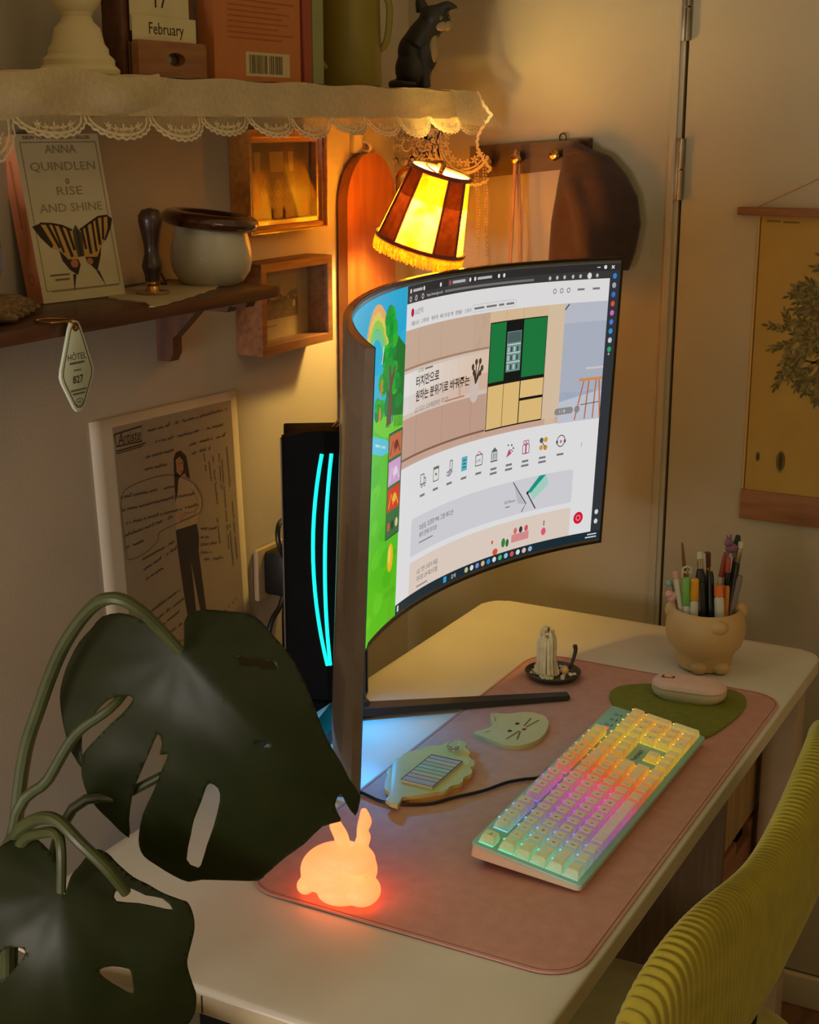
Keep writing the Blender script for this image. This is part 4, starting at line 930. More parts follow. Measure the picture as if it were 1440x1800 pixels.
def scallop(bs, bo, c, ex, ez, n, w, dep, yoff):
    """half moon of net with double wavy trim and a flower spray; c: top middle"""
    N_ = 16; arc = []
    for k in range(N_+1):
        t = PI*k/N_; arc.append(c+ex*(-w/2*math.cos(t))-ez*(dep*math.sin(t)**.8)+n*(yoff*math.sin(t)))
    top = [c+ex*(-w/2+w*k/N_) for k in range(N_+1)]
    for k in range(N_):
        V = [bs.bm.verts.new(v) for v in (top[k], top[k+1], arc[k+1], arc[k])]
        if (V[0].co-V[3].co).length < 1e-6 : bs.bm.faces.new((V[0], V[1], V[2]))
        elif (V[1].co-V[2].co).length < 1e-6: bs.bm.faces.new((V[0], V[1], V[3]))
        else: bs.bm.faces.new(V)
    wav = []
    for k in range(64):
        t = PI*k/63; p = c+ex*(-(w/2)*math.cos(t))-ez*(dep*math.sin(t)**.8)+n*(yoff*math.sin(t))
        out = (ex*-math.cos(t)-ez*math.sin(t)); wav.append(p+out*(.0012+.0011*math.sin(k*1.26)))
    ribbon(bo, wav, .0028, n, .0007)
    for sc, wd in ((.90, .0030),):
        ribbon(bo, [c+(p-c)*sc for p in arc], wd, n, .0008)
    for t in (.28, .39, .5, .61, .72):
        a = PI*t; floret(bo, c+ex*(-w*.36*math.cos(a))-ez*(dep*.72*math.sin(a))+n*(yoff*.7), ex, ez, n, .0030 if t != .5 else .0044)
    ribbon(bo, [c+ex*(-w*.36*math.cos(PI*t))-ez*(dep*.70*math.sin(PI*t))+n*(yoff*.7) for t in [.2+.6*k/12 for k in range(13)]], .0011, n, .0009)
bs, bo = MB(), MB()
x = .93; ks = 0
EX, EZ, NF = Vector((1, 0, 0)), Vector((0, 0, 1)), Vector((0, -1, 0))
while x < 2.24:
    w = .100 if x > 1.3 else .112; w = min(w, 2.262-x)
    z0 = ZU-.038; dep = .027 if x > 1.1 else .046
    dep *= 1+.12*math.sin(ks*2.1)
    scallop(bs, bo, Vector((x+w/2, YF-.004, z0)), EX, EZ, NF, w, dep, .006+.010*abs(math.sin(ks*1.3)))
    x += w; ks += 1
bs.build('net_scallops', m_sheer, cloth, smooth=False, world=True)['kind'] = 'stuff'
bo.build('border_trim', m_laceop, cloth, smooth=False, world=True)['kind'] = 'stuff'
# the end drop at the right end of the shelf
bs, bo = MB(), MB(); EY = Vector((0, 1, 0)); NE = Vector((-1, 0, 0)); XE = 2.259
def endp(y, z, dx=0): return Vector((XE+dx, y, z))
m_sheer2 = translucent('end_sheer_net', (226, 206, 160), .5, alpha=.78, scale=200)
bs.grid(lambda u, v: endp(1.050+.026*(1-u)*abs(math.cos(v*PI*1.5+.2))+.182*u, ZU+.001-v*(.128+.022*math.sin(u*PI*2.2+.6)), .006*math.sin(u*9+v*2)*v), 24, 8)
def curl(c, r, a0, a1, w=.0022, n=18): ribbon(bo, [Vector((XE-.001, c[0]+r*math.cos(a0+(a1-a0)*k/n), c[1]+r*math.sin(a0+(a1-a0)*k/n))) for k in range(n+1)], w, NE, .0012)
for cy, cz, r in ((1.100, 1.490, .050), (1.180, 1.440, .034), (1.166, 1.528, .034), (1.120, 1.425, .024)):
    for rr, w in ((r, .0052), (r*.87, .0026)): curl((cy, cz), rr, -2.7, 1.2 if r > .05 else 2.4, w, 30)
    for k in range(9):
        a = -2.6+k*.42; floret(bo, Vector((XE-.001, cy+r*.68*math.cos(a), cz+r*.68*math.sin(a))), EY, EZ, NE, .0042)
for k in range(90):
    y = random.uniform(1.135, 1.232); z = random.uniform(1.425, 1.545); curl((y, z), random.uniform(.004, .009), random.uniform(0, 6), random.uniform(7, 10.5), .0019, 9)
for k in range(6): floret(bo, Vector((XE-.001, 1.09+.02*k, 1.545-.01*(k % 2))), EY, EZ, NE, .005)
def wave_edge(u): return ZU+.001-(.128+.022*math.sin(u*PI*2.2+.6))
ribbon(bo, [endp(1.055+.182*k/90, wave_edge(k/90)+.0014*math.sin(k*1.5), .006*math.sin(k/90*9+2)-.001) for k in range(91)], .004, NE, .001)
ribbon(bo, [endp(1.050+.026*abs(math.cos(k/60*PI*1.5+.2))+.0012*math.sin(k*1.4), ZU-.13*k/60+.002) for k in range(61)], .0050, NE, .001)
bs.build('end_net', m_sheer2, cloth, world=True)['kind'] = 'stuff'
bo.build('end_lace', m_laceop, cloth, smooth=False, world=True)['kind'] = 'stuff'
# flared corner of the cloth
b = MB(); b.grid(lambda u, v: Vector((2.17+.082*u+.055*u*v, YF-.003-.022*v*u, ZU+.002-.052*v-.004*u*v)), 10, 8); b.build('corner_fold', m_laceop, cloth, world=True)
# gathered pile at the left
b = MB(); b.grid(lambda u, v: Vector((1.0+.40*u, YF-.006-.010*math.sin(v*PI)*(.6+.4*math.sin(u*17)), ZU+.004-(.030+(.030+.008*math.sin(u*7+1))*(1-u)**.5+(.016 if u < .3 else 0))*v+.004*math.sin(u*13)*(1-v))), 60, 10); b.build('gathered_front', m_cloth, cloth, world=True)

# things standing on the upper shelf
ZS = ZU+.0034
m_plaster = mat('white_plaster', (206, 190, 146), .75, (196, 178, 132), 24, bump=.2)
CB = (1.335, 1.135, ZS)
cst = thing('white_urn', 'white turned urn pedestal at the left of the upper shelf', 'urn', CB)
MB().lathe([(.001, 0), (.045, 0), (.0455, .005), (.040, .010), (.040, .016), (.034, .022), (.0335, .028), (.0295, .033), (.0275, .042), (.0255, .050), (.0185, .057), (.0165, .062), (.0185, .067)], CB, 44).build('foot', m_plaster, cst, world=True)
MB().lathe([(.0185, .067), (.024, .073), (.029, .082), (.031, .093), (.034, .12), (.046, .15), (.048, .155), (.044, .155), (.03, .12), (.001, .10)], CB, 44).build('bowl', m_plaster, cst, world=True)
CM = Matrix.Translation((1.388, 1.092, ZS))
cal = thing('block_calendar', 'wooden block calendar with February card on the upper shelf', 'calendar', mw=CM)
m_calw = wood('calendar_wood', (150, 98, 54), (120, 74, 38), .55, 10); m_cald = wood('calendar_dark', (96, 56, 32), (72, 40, 22), .55, 10)
b = MB(); b.box((.066, .034, .055), (.140, .030, .110), .003); b.build('back_block', m_cald, cal)
b = MB()
fx, fz = .132, .040
hole = [(.071+.018*math.cos(2*PI*k/24)*1.0, .020+.0078*math.sin(2*PI*k/24)) for k in range(24)]
outer = [(0, 0), (fx, 0), (fx, fz-.004), (fx-.004, fz), (.004, fz), (0, fz-.004)]
for yy in (0, .012):
    pass
def holed_plate(outer, hole, y0, y1, name, m_, par):
    vs = outer+hole; n, h = len(outer), len(hole)
    ed = [(i, (i+1) % n) for i in range(n)]+[(n+i, n+(i+1) % h) for i in range(h)]
    r_ = delaunay_2d_cdt([Vector(v) for v in vs], ed, [], 0, 1e-6)
    bb_ = MB(); V2 = r_[0]
    def inside(p, poly):
        c_ = False; j = len(poly)-1
        for i in range(len(poly)):
            a, d = poly[i], poly[j]
            if (a[1] > p[1]) != (d[1] > p[1]) and p[0] < (d[0]-a[0])*(p[1]-a[1])/(d[1]-a[1])+a[0]: c_ = not c_
            j = i
        return c_
    A_ = [bb_.bm.verts.new((v[0], y0, v[1])) for v in V2]; B_ = [bb_.bm.verts.new((v[0], y1, v[1])) for v in V2]
    for f in r_[2]:
        cx = sum(V2[i][0] for i in f)/len(f), sum(V2[i][1] for i in f)/len(f)
        if inside(cx, outer) and not inside(cx, hole): bb_.bm.faces.new([A_[i] for i in f]); bb_.bm.faces.new([B_[i] for i in f])
    for lp, o_ in ((outer, 0), (hole, n)):
        for i in range(len(lp)):
            a, c_ = o_+i, o_+(i+1) % len(lp); bb_.bm.faces.new((A_[a], A_[c_], B_[c_], B_[a]))
    return bb_.build(name, m_, par)
holed_plate(outer, hole, 0, .010, 'front_box', m_calw, cal)
b = MB(); b.box((.066, .0145, .020), (.128, .003, .036)); b.build('inner_panel', mat('calendar_inner', (92, 78, 56), .7), cal)
b = MB(); b.ell((.066, .011, .020), (.010, .002, .0066)); b.build('round_badge', mat('grey_badge', (150, 138, 110), .6), cal)
m_card = mat('calendar_card', (206, 190, 146), .7)
b = MB(); b.box((.066, .0116, .051), (.122, .0012, .034)); b.build('month_card', m_card, cal)
b = MB(); b.box((.061, .0140, .080), (.112, .0012, .060)); b.build('day_card', m_card, cal)
cv = Canvas(); cv.text('February', .068, .048, .0190, (52, 36, 22), 1, 'CENTER', flip=False, width=None)
cv.build('month_print', lambda x, y, l: Vector((x, .0108-.0001*l, y)), printed('card_ink'), cal)
cv = Canvas(); cv.text('17', .060, .078, .030, (52, 36, 22), 1, 'CENTER', flip=False)
cv.build('day_print', lambda x, y, l: Vector((x, .0132-.0001*l, y)), printed('card_ink'), cal)
m_or = mat('orange_cover', (180, 106, 48), .6, (170, 98, 42), 26); m_rd = mat('brick_cover', (150, 66, 40), .6); m_gn = mat('sage_cover', (136, 138, 84), .6)
B1 = make_book('orange_book', 'orange book with barcode facing out on the upper shelf', Matrix.Translation((1.545, 1.098, ZS)), .200, .26, .024, m_or, m_or, m_page, group='books on the upper shelf')
cv = Canvas(); cv.rect(.068, .006, .172, .036, (196, 176, 130), 1); x = .076
while x < .155:
    w = random.choice([.0009, .0014, .0022]); cv.rect(x, .0095, x+w, .0325, (52, 40, 26), 2); x += w+random.choice([.0010, .0016])
cv.rect(.118, .0095, .1215, .0325, (196, 176, 130), 3)
for k in range(13): cv.line([(.03, .052+k*.0066), (.165+random.uniform(-.03, .02), .052+k*.0066)], .0016, (160, 80, 30), 1)
cv.build('cover_print', lambda x, y, l: Vector((x, -.0002-.0001*l, y)), printed('cover_ink'), B1)
B2 = make_book('red_book', 'thin brick red book standing beside the orange book', Matrix.Translation((1.751, 1.096, ZS)) , .020, .25, .14, m_rd, m_rd, m_page, group='books on the upper shelf')
B3 = make_book('green_book', 'sage green book standing between red book and pitcher', Matrix.Translation((1.7735, 1.096, ZS)), .028, .25, .14, m_gn, m_gn, m_page, group='books on the upper shelf')
PT = (1.935, 1.135, ZS)
pit = thing('olive_pitcher', 'tall olive green watering pitcher with curved spout on upper shelf', 'pitcher', PT)
m_olive = mat('olive_enamel', (124, 108, 20), .5, (116, 100, 16), 14)
MB().lathe([(.001, 0), (.0485, 0), (.050, .003), (.0482, .08), (.0465, .17), (.044, .17), (.046, .08), (.047, .006), (.001, .005)], PT, 48).build('body', m_olive, pit, world=True)
b = MB(); b.tube([Vector(PT)-Rv*.030-Fv*.035+Z3*.024, Vector(PT)-Rv*.044-Fv*.036+Z3*.040, Vector(PT)-Rv*.052-Fv*.036+Z3*.075, Vector(PT)-Rv*.062-Fv*.036+Z3*.14, Vector(PT)-Rv*.07-Fv*.036+Z3*.18], [.007, .0065, .006, .0056, .0055], 12, smooth=5); b.build('spout', m_olive, pit, world=True)
b = MB(); b.tube([Vector(PT)+Rv*.046+Z3*.052, Vector(PT)+Rv*.056+Z3*.062, Vector(PT)+Rv*.061+Z3*.09, Vector(PT)+Rv*.060+Z3*.12, Vector(PT)+Rv*.046+Z3*.135], .0052, 10, smooth=5); b.build('handle', m_olive, pit, world=True)
# cat figurine
m_catb = mat('black_cat_glaze', (40, 34, 26), .5, (32, 27, 20), 30); m_catw = mat('white_cat_glaze', (150, 126, 84), .55)
CT = Vector((2.115, 1.12, ZS))
def cp(r, f, z): return CT+Rv*r+Fv*f+Z3*z
catf = thing('cat_figurine', 'black and white seated cat figurine at the right end of upper shelf', 'figurine', CT)
b = MB()
b.ell(cp(-.001, 0, .030), (.029, .026, .034), Mr, 24, 16); b.ell(cp(-.002, 0, .056), (.024, .022, .030), Mr, 24, 16); b.ell(cp(.016, -.004, .054), (.022, .020, .032), Mr, 24, 16)
b.tube([cp(.004, -.002, .066), cp(.016, -.004, .084), cp(.029, -.006, .100)], [.025, .0235, .020], 16, smooth=4)
b.ell(cp(.032, -.006, .106), (.0245, .022, .0205), Mr, 24, 16); b.ell(cp(.046, -.010, .098), (.0125, .0125, .0115), Mr)
b.tube([cp(.038, -.012, .116), cp(.053, -.015, .124), cp(.068, -.018, .121)], [.012, .008, .001], 12, smooth=3)
b.tube([cp(.014, .004, .118), cp(.009, .006, .133), cp(.006, .007, .142)], [.012, .008, .001], 12, smooth=3)
for q in (-.008, .008): b.tube([cp(.014, q-.006, .055), cp(.017, q-.008, .026), cp(.018, q-.008, .002)], [.011, .008, .009], 12, smooth=4)
b.tube([cp(-.026, .01, .008), cp(-.034, -.006, .007), cp(-.02, -.026, .007), cp(.004, -.030, .007)], [.008, .007, .006, .004], 10, smooth=5)
ob = b.build('body', m_catb, catf, world=True); md = ob.modifiers.new('remesh', 'REMESH'); md.mode = 'VOXEL'; md.voxel_size = .002; md.use_smooth_shade = True; ms = ob.modifiers.new('s', 'SMOOTH'); ms.iterations = 4
b = MB(); b.ell(cp(.0300, -.010, .064), (.0095, .014, .026), Mr); b.ell(cp(.0515, -.013, .095), (.0078, .0105, .0085), Mr); b.ell(cp(.042, -.0205, .094), (.0095, .006, .0080), Mr); b.build('white_markings', m_catw, catf, world=True)
b = MB(); b.ell(cp(.041, -.0255, .106), (.0040, .003, .0036), Mr); b.ell(cp(.0545, -.015, .107), (.003, .004, .0036), Mr); b.build('eyes', mat('cat_eye', (70, 74, 50), .2, coat=.5), catf, world=True)

# ---------------------------------------------------------------- frames on the wall
m_gold = wood('gilt_wood', (206, 140, 62), (176, 108, 40), .3, 14, 'x', .3)
m_oak = wood('walnut_frame', (150, 96, 52), (112, 66, 34), .5, 10, 'x')
m_fpane = mat('frame_glass', (240, 240, 236), .04, trans=1.0, spec=.4)
m_fpane.node_tree.nodes['Principled BSDF'].inputs['Alpha'].default_value = .12
def wall_frame(name, label, x0, x1, z0, z1, yf, lip, depth_in, m_f, steps):
    f = thing(name, label, 'picture frame', ((x0+x1)/2, yf, z0))
    yb = YW-.0005
    # four mitred rails, each a part
    def rail(a, c, d, e):
        b = MB(); prof = steps
        # a,c outer corners; d,e inner corners (2D x,z)
        V = []
        for (o, i_) in ((a, e), (c, d)):
            col_ = [b.bm.verts.new((o[0], yb, o[1])), b.bm.verts.new((o[0], yf, o[1]))]
            for (t, y) in prof: col_.append(b.bm.verts.new((o[0]+(i_[0]-o[0])*t, yf+y, o[1]+(i_[1]-o[1])*t)))
            col_.append(b.bm.verts.new((i_[0], yf+depth_in+.004, i_[1]))); V.append(col_)
        n = len(V[0])
        for k in range(n-1): b.bm.faces.new((V[0][k], V[0][k+1], V[1][k+1], V[1][k]))
        b.bm.faces.new(V[0]); b.bm.faces.new(V[1])
        return b.build('frame_rail', m_f, f, world=True, angle=.3)
    O = [(x0, z0), (x1, z0), (x1, z1), (x0, z1)]; I = [(x0+lip, z0+lip), (x1-lip, z0+lip), (x1-lip, z1-lip), (x0+lip, z1-lip)]
    for k in range(4): rail(O[k], O[(k+1) % 4], I[(k+1) % 4], I[k])
    yi = yf+depth_in
    b = MB(); b.box(((x0+x1)/2, yi+.004, (z0+z1)/2), (x1-x0-.004, .003, z1-z0-.004)); b.build('backing_board', mat('mat_board', (176, 152, 108), .8), f, world=True)
    b = MB(); b.box(((x0+x1)/2, yf+.0065, (z0+z1)/2), (x1-x0-2*lip+.003, .0012, z1-z0-2*lip+.003)); g = b.build('glass_pane', m_fpane, f, world=True)
    return f, x0+lip, x1-lip, z0+lip, z1-lip, yi+.0024
f1, a0, a1, c0, c1, yi = wall_frame('gilt_picture_frame', 'gilt picture frame with old brown photograph hanging highest on the wall', 1.787, 2.003, 1.362, 1.512, 1.214, .019, .016, m_gold, [(.10, 0), (.18, .002), (.22, .006), (.55, .004), (.62, .0085), (.95, .009), (1, .010)])
cv = Canvas(); wv, hv = a1-a0, c1-c0
cv.rect(0, 0, wv, hv, (92, 66, 36), 0); cv.rect(.006, 0, wv*.72, hv, (104, 74, 42), 1)
for x, w in ((.10, .10), (.33, .22), (.62, .09)): cv.poly([(wv*x, hv*.88), (wv*(x+w), hv*.88), (wv*(x+w-.01), hv*.62), (wv*(x+.02), hv*.62)], (156, 124, 70), 2)
for x, y, r in ((.10, .42, .014), (.28, .38, .016), (.46, .36, .017), (.62, .40, .014)):
    cv.ell(wv*x, hv*y, r, r*1.05, (124, 92, 52), 2); cv.ell(wv*x, hv*(y-.34), r*1.15, hv*.26, (118, 88, 50), 1.5)
    for sg in (-1, 1): cv.poly([(wv*x+sg*r*.3, hv*y+r*.9), (wv*x+sg*r*1.0, hv*y+r*.9), (wv*x+sg*r*1.0, hv*y-r*.1)], (100, 74, 42), 3)
    cv.ell(wv*x, hv*(y-.03), r*.40, r*.34, (138, 106, 64), 3); cv.ell(wv*x, hv*(y-.015), .0012, .0010, (70, 50, 28), 4, 8)
cv.rect(wv*.74, 0, wv, hv, (80, 56, 30), 1)
cv.build('photograph', lambda x, y, l: Vector((a0+x, yi-.00012*l, c0+y)), printed('photo_ink', .4), f1, world=True)
f2, b0, b1, e0, e1, y2 = wall_frame('deep_box_frame', 'deep walnut box frame with small landscape picture just below the gilt frame', 1.793, 1.995, 1.184, 1.320, 1.203, .0135, .036, m_oak, [(.05, 0), (.95, 0), (1, .002)])
cv = Canvas(); wv2, hv2 = b1-b0, e1-e0
cv.rect(0, 0, wv2, hv2, (166, 142, 100), 0); cv.rect(.012, .030, wv2-.030, hv2-.018, (150, 124, 82), 1)
X1, X2_, Y1, Y2_ = .012, wv2-.030, .030, hv2-.018
cv.rect(X1, Y1, X2_, Y1+.030, (112, 88, 54), 2)
for k in range(60): cv.ell(random.uniform(X1+.004, X2_-.004), Y1+random.uniform(.002, .028), random.uniform(.003, .007), random.uniform(.001, .0025), random.choice([(118, 94, 58), (100, 78, 46), (126, 102, 64)]), 3+random.random()*2, 9)
for k in range(70):
    x = random.uniform(X1+.003, X2_-.004); t = (x-X1)/(X2_-X1); h = .034+.006*math.sin(t*9)+.004*math.sin(t*23); cv.ell(x, Y1+random.uniform(.026, h), random.uniform(.002, .0042), random.uniform(.002, .004), random.choice([(84, 66, 40), (94, 74, 44), (76, 60, 36)]), 5+random.random()*2, 8)
cv.poly([(.090, Y1+.028), (.0922, Y1+.056), (.0944, Y1+.028)], (78, 62, 38), 7); cv.ell(X2_-.012, Y1+.020, .004, .006, (180, 150, 104), 8, 10)
cv.line([(.05, .020), (.085, .020)], .002, (120, 100, 66), 2)
cv.build('landscape_print', lambda x, y, l: Vector((b0+x, y2-.00012*l, e0+y)), printed('photo_ink', .4), f2, world=True)

# paper print on the wall
pp = thing('paper_print', 'white paper print of a standing woman over handwriting pinned on the wall', 'poster', (1.63, YW-.003, .76))
PR = Matrix.Translation((1.447, YW-.0012, 1.140)) @ Matrix.Rotation(-.035, 4, 'Y').inverted() @ Matrix.Rotation(0, 4, 'X')
m_paper = mat('print_paper', (208, 196, 176), .8, (200, 188, 168), 8)
b = MB()
ex_ = Vector((1, 0, -.027)).normalized(); ez_ = Vector((.055, 0, -1)).normalized(); PO = Vector((1.447, YW-.0022, 1.141)); PW_, PH_ = .336, .375
def pmap(u, v, off=0):          # lower right corner of the sheet lifts off the wall
    c = 0
    return PO+ex_*(u*PW_)+ez_*(v*PH_)+Vector((0, -c-off, 0))
b.grid(lambda u, v: pmap(u, v), 14, 14); ob = b.build('sheet', m_paper, pp, world=True); sm = ob.modifiers.new('thick', 'SOLIDIFY'); sm.thickness = .0006
cv = Canvas(); ua, ub, va, vb = .135, .955, .035, .965
cv.rect(ua, va, ub, vb, (160, 142, 116), 0)
def q(L): return [(ua+(ub-ua)*x, va+(vb-va)*y) for x, y in L]
INK2 = (66, 52, 40)
cv.poly(q([(.432, .492), (.615, .495), (.627, .554), (.615, .622), (.647, .923), (.608, .924), (.586, .857), (.538, .627), (.556, .902), (.482, .911), (.458, .766), (.438, .587)]), (62, 54, 52), 2)
cv.poly(q([(.482, .911), (.555, .907), (.557, .92), (.484, .94), (.466, .941)]), (52, 46, 46), 3); cv.poly(q([(.608, .924), (.647, .923), (.642, .94), (.605, .949)]), (52, 46, 46), 3)
cv.poly(q([(.463, .272), (.496, .27), (.555, .283), (.611, .316), (.673, .395), (.669, .422), (.627, .477), (.618, .497), (.434, .492), (.446, .386)]), (176, 152, 118), 2)
cv.poly(q([(.459, .189), (.48, .165), (.522, .161), (.566, .192), (.577, .248), (.584, .291), (.555, .279), (.545, .26), (.50, .272), (.485, .282), (.47, .335), (.447, .373), (.45, .304)]), (54, 44, 38), 3)
cv.poly(q([(.475, .195), (.508, .186), (.536, .208), (.535, .245), (.503, .266), (.475, .246)]), (168, 126, 92), 4); cv.line(q([(.488, .214), (.500, .213)]), .004, INK2, 5); cv.line(q([(.515, .214), (.527, .215)]), .004, INK2, 5); cv.line(q([(.498, .246), (.515, .246)]), .004, (130, 70, 56), 5); cv.line(q([(.507, .218), (.506, .232)]), .003, (140, 100, 74), 5)
cv.line(q([(.60, .34), (.64, .40), (.60, .455), (.47, .46)]), .004, (140, 116, 86), 3); cv.line(q([(.66, .41), (.60, .44), (.50, .43)]), .004, (140, 116, 86), 3); cv.poly(q([(.465, .44), (.52, .425), (.53, .44), (.48, .46)]), (176, 134, 100), 4)
bx_ = q([(.008, .029), (.222, .021), (.214, .081), (.017, .078)]); cv.line(bx_+bx_[:1], .006, INK2, 4); cv.line(q([(.01, .097), (.244, .093)]), .005, INK2, 4); cv.line(q([(.012, .106), (.22, .102)]), .004, INK2, 4)
cv.text('Artiste', *q([(.03, .074)])[0], .062, INK2, 4, shear=.25, width=.145)
ov = q([(.019, .292), (.079, .253), (.272, .242), (.45, .256), (.611, .316), (.674, .381), (.667, .442), (.593, .458), (.423, .466), (.295, .477), (.273, .512), (.16, .543), (.038, .545), (.02, .501), (.013, .381)])
cv.line(smoothloop(ov, 4)+[ov[0]], .0035, (110, 92, 72), 3)
lines = [(.268, .049, .954, .038), (.291, .101, .923, .101), (.236, .154, .46, .154), (.60, .150, .923, .149), (.218, .202, .397, .206), (.60, .19, .78, .19), (.014, .287, .45, .305), (.018, .34, .43, .352), (.47, .355, .611, .364), (.023, .396, .634, .416), (.022, .445, .428, .432), (.027, .495, .179, .491), (.138, .568, .414, .538), (.144, .611, .422, .571), (.157, .655, .317, .631), (.037, .82, .435, .755), (.042, .871, .453, .801), (.136, .9, .423, .845), (.179, .942, .44, .905), (.351, .985, .638, .979), (.699, .974, .926, .903), (.645, .525, .786, .548), (.64, .563, .735, .578), (.636, .597, .779, .613), (.632, .632, .727, .643), (.64, .664, .83, .691)]
def scribble(x0, y0, x1, y1, h=.012, vert=False):
    pts = []; L_ = math.hypot(x1-x0, y1-y0); n = max(6, int(L_*190)); skip = 0
    for k in range(n+1):
        t = k/n
        if skip > 0:
            skip -= 1
            if len(pts) > 2: cv.line(q(pts), .0042, INK2, 4)
            pts = []; continue
        if random.random() < .10: skip = 2
        a = h*random.choice([.15, .5, .6, 1.2 if random.random() < .25 else .6])*(1 if k % 2 else -.25)
        dx, dy = (y1-y0)/L_, (x1-x0)/L_
        pts.append((x0+(x1-x0)*t+(a*dx if vert else a*.3), y0+(y1-y0)*t-(a*dy if not vert else 0)))
    if len(pts) > 2: cv.line(q(pts), .0042, INK2, 4)
for l_ in lines: scribble(*l_)
for x, y0, y1 in ((.72, .20, .30), (.76, .24, .33), (.80, .20, .44), (.85, .22, .38), (.88, .25, .66), (.80, .5, .62), (.93, .2, .42), (.95, .45, .72), (.91, .55, .74)): scribble(x, y0, x+.01, y1, .010, True)
cv.build('photo_and_writing', lambda x, y, l: pmap(x, y, .0008+.00012*l), printed('print_ink', .7), pp, cuts=[k/14 for k in range(1, 14)], world=True)

# arched board with hook
m_board = wood('cherry_board', (166, 92, 44), (142, 72, 30), .3, 8, 'z', .35)
bd = thing('arched_board', 'arched reddish cherry wood board hanging on the wall behind the lamp', 'board', (2.16, 1.236, .80))
x0, x1, zt_ = 2.086, 2.250, 1.474
ap = [(x0, .80), (x1, .80)]+[((x0+x1)/2+.082*math.cos(PI*k/24), zt_-.085+.085*math.sin(PI*k/24)) for k in range(25)]
b = MB(); b.prism(ap, 0, .018, M=Matrix(((1, 0, 0, 0), (0, 0, 1, 1.2275), (0, 1, 0, 0), (0, 0, 0, 1))), bev=0); b.build('panel', m_board, bd, world=True, angle=.5)
b = MB(); b.tube([((x0+x1)/2+.006*math.cos(2*PI*k/16), 1.2365, zt_+.005+.008*math.sin(2*PI*k/16)) for k in range(17)], .0012, 6); b.build('hanging_loop', m_brass, bd, world=True)
hk = thing('adhesive_hook', 'small white square adhesive wall hook above the arched board', 'hook', (2.165, 1.245, 1.487))
m_hook = mat('hook_cream', (226, 214, 190), .4)
b = MB(); b.box((2.152, 1.2455, 1.488), (.036, .008, .030), .002); b.build('plate', m_hook, hk, world=True)
b = MB(); b.tube([(2.162, 1.245, 1.492), (2.162, 1.232, 1.490), (2.162, 1.226, 1.484), (2.162, 1.228, 1.478)], .0028, 8, smooth=4); b.tube([(2.162, 1.244, 1.480), (2.162, 1.236, 1.476), (2.162, 1.229, 1.476)], .0024, 8, smooth=3); b.build('prong', m_hook, hk, world=True)

# ---------------------------------------------------------------- wall lamp with panelled shade
LB, LT = Vector((2.101, 1.101, 1.332)), Vector((2.104, 1.066, 1.445))
ax = (LT-LB).normalized(); LM = LB.to_track_quat('Z', 'Y') if False else None
lx = (Rv-ax*Rv.dot(ax)).normalized(); lyv = ax.cross(lx)
LMx = Matrix.Identity(4)
for i in range(3): LMx[i][0] = lx[i]; LMx[i][1] = lyv[i]; LMx[i][2] = ax[i]
LMx.translation = LB
lamp = thing('wall_lamp', 'lit wall lamp with tilted panelled amber shade and yellow fringe', 'lamp', mw=LMx)
LH, RB, RT = .122, .0715, .0475
m_mica = translucent('amber_mica', (255, 212, 66), .80, c2=(200, 104, 10), scale=34)
m_velvet = mat('red_velvet', (120, 32, 12), .8, (96, 24, 10), 90, sheen=.3)
m_velt = translucent('velvet_panel', (112, 44, 14), .06, c2=(90, 32, 10), scale=90)
m_fringe = translucent('yellow_fringe', (250, 214, 90), .5, c2=(230, 176, 50), scale=200)
NP = 16; A0 = math.radians(-90-38)
def shp(a, t, dr=0): r = RB+(RT-RB)*t+dr; return Vector((r*math.cos(a), r*math.sin(a), LH*t))
angs = []; a = A0; wide, nar = math.radians(54), math.radians(36)
for k in range(4): angs.append((a, a+wide, 'mica')); a += wide; angs.append((a, a+nar, 'velvet')); a += nar
for (s0, s1, kind) in angs:
    b = MB(); b.grid(lambda u, v: shp(s0+(s1-s0)*u, v)*(1)+Vector((0, 0, 0)), 5, 5)
    b.build('mica_panel' if kind == 'mica' else 'velvet_panel', m_mica if kind == 'mica' else m_velt, lamp)
b = MB(); b.grid(lambda u, v: shp(2*PI*u, .62+.37*v, -.0016), 40, 4); b.build('lining', translucent('white_lining', (250, 236, 190), .45, scale=60), lamp)
for (s0, s1, kind) in angs:
    b = MB(); b.tube([shp(s0, t/6, .001) for t in range(7)], .0022, 6); b.build('seam_braid', m_velvet, lamp)
for t, r, n in ((0, .0034, 'lower_braid'), (1, .0036, 'upper_braid')):
    b = MB(); b.tube([shp(2*PI*k/40, t, .001)+Vector((0, 0, .002 if t == 0 else -.002)) for k in range(41)], r, 8); b.build(n, m_velvet, lamp)
b = MB()
for k in range(230):
    a = 2*PI*k/230; l_ = .021+random.uniform(-.002, .002); p = shp(a, 0, .002); dv = Vector((random.uniform(-.0012, .0012), random.uniform(-.0012, .0012), -l_))
    dn = (LMx.to_3x3().inverted() @ Vector((0, 0, -1)))
    b.tube([p, p+dv*.5+dn*.002, p+dv*.7+dn*l_*.32], .00105, 4, cap=False)
b.build('fringe', m_fringe, lamp)['kind'] = 'stuff'
b = MB()
for k in range(3):
    a = 2*PI*k/3; b.tube([shp(a, .97), Vector((0, 0, LH*.93))], .0014, 6)
b.build('spider', m_brass, lamp)
b = MB(); b.lathe([(.005, .103), (.007, .105), (.007, .116), (.003, .119)], seg=20); b.build('lamp_holder', m_brass, lamp)
m_bulb = glow('bulb_glow', (1.0, .70, .18), 360)
b = MB(); b.ell((0, 0, .080), (.020, .020, .023)); b.lathe([(.007, .099), (.0055, .105)], seg=16, cap=False); b.build('bulb', m_bulb, lamp)
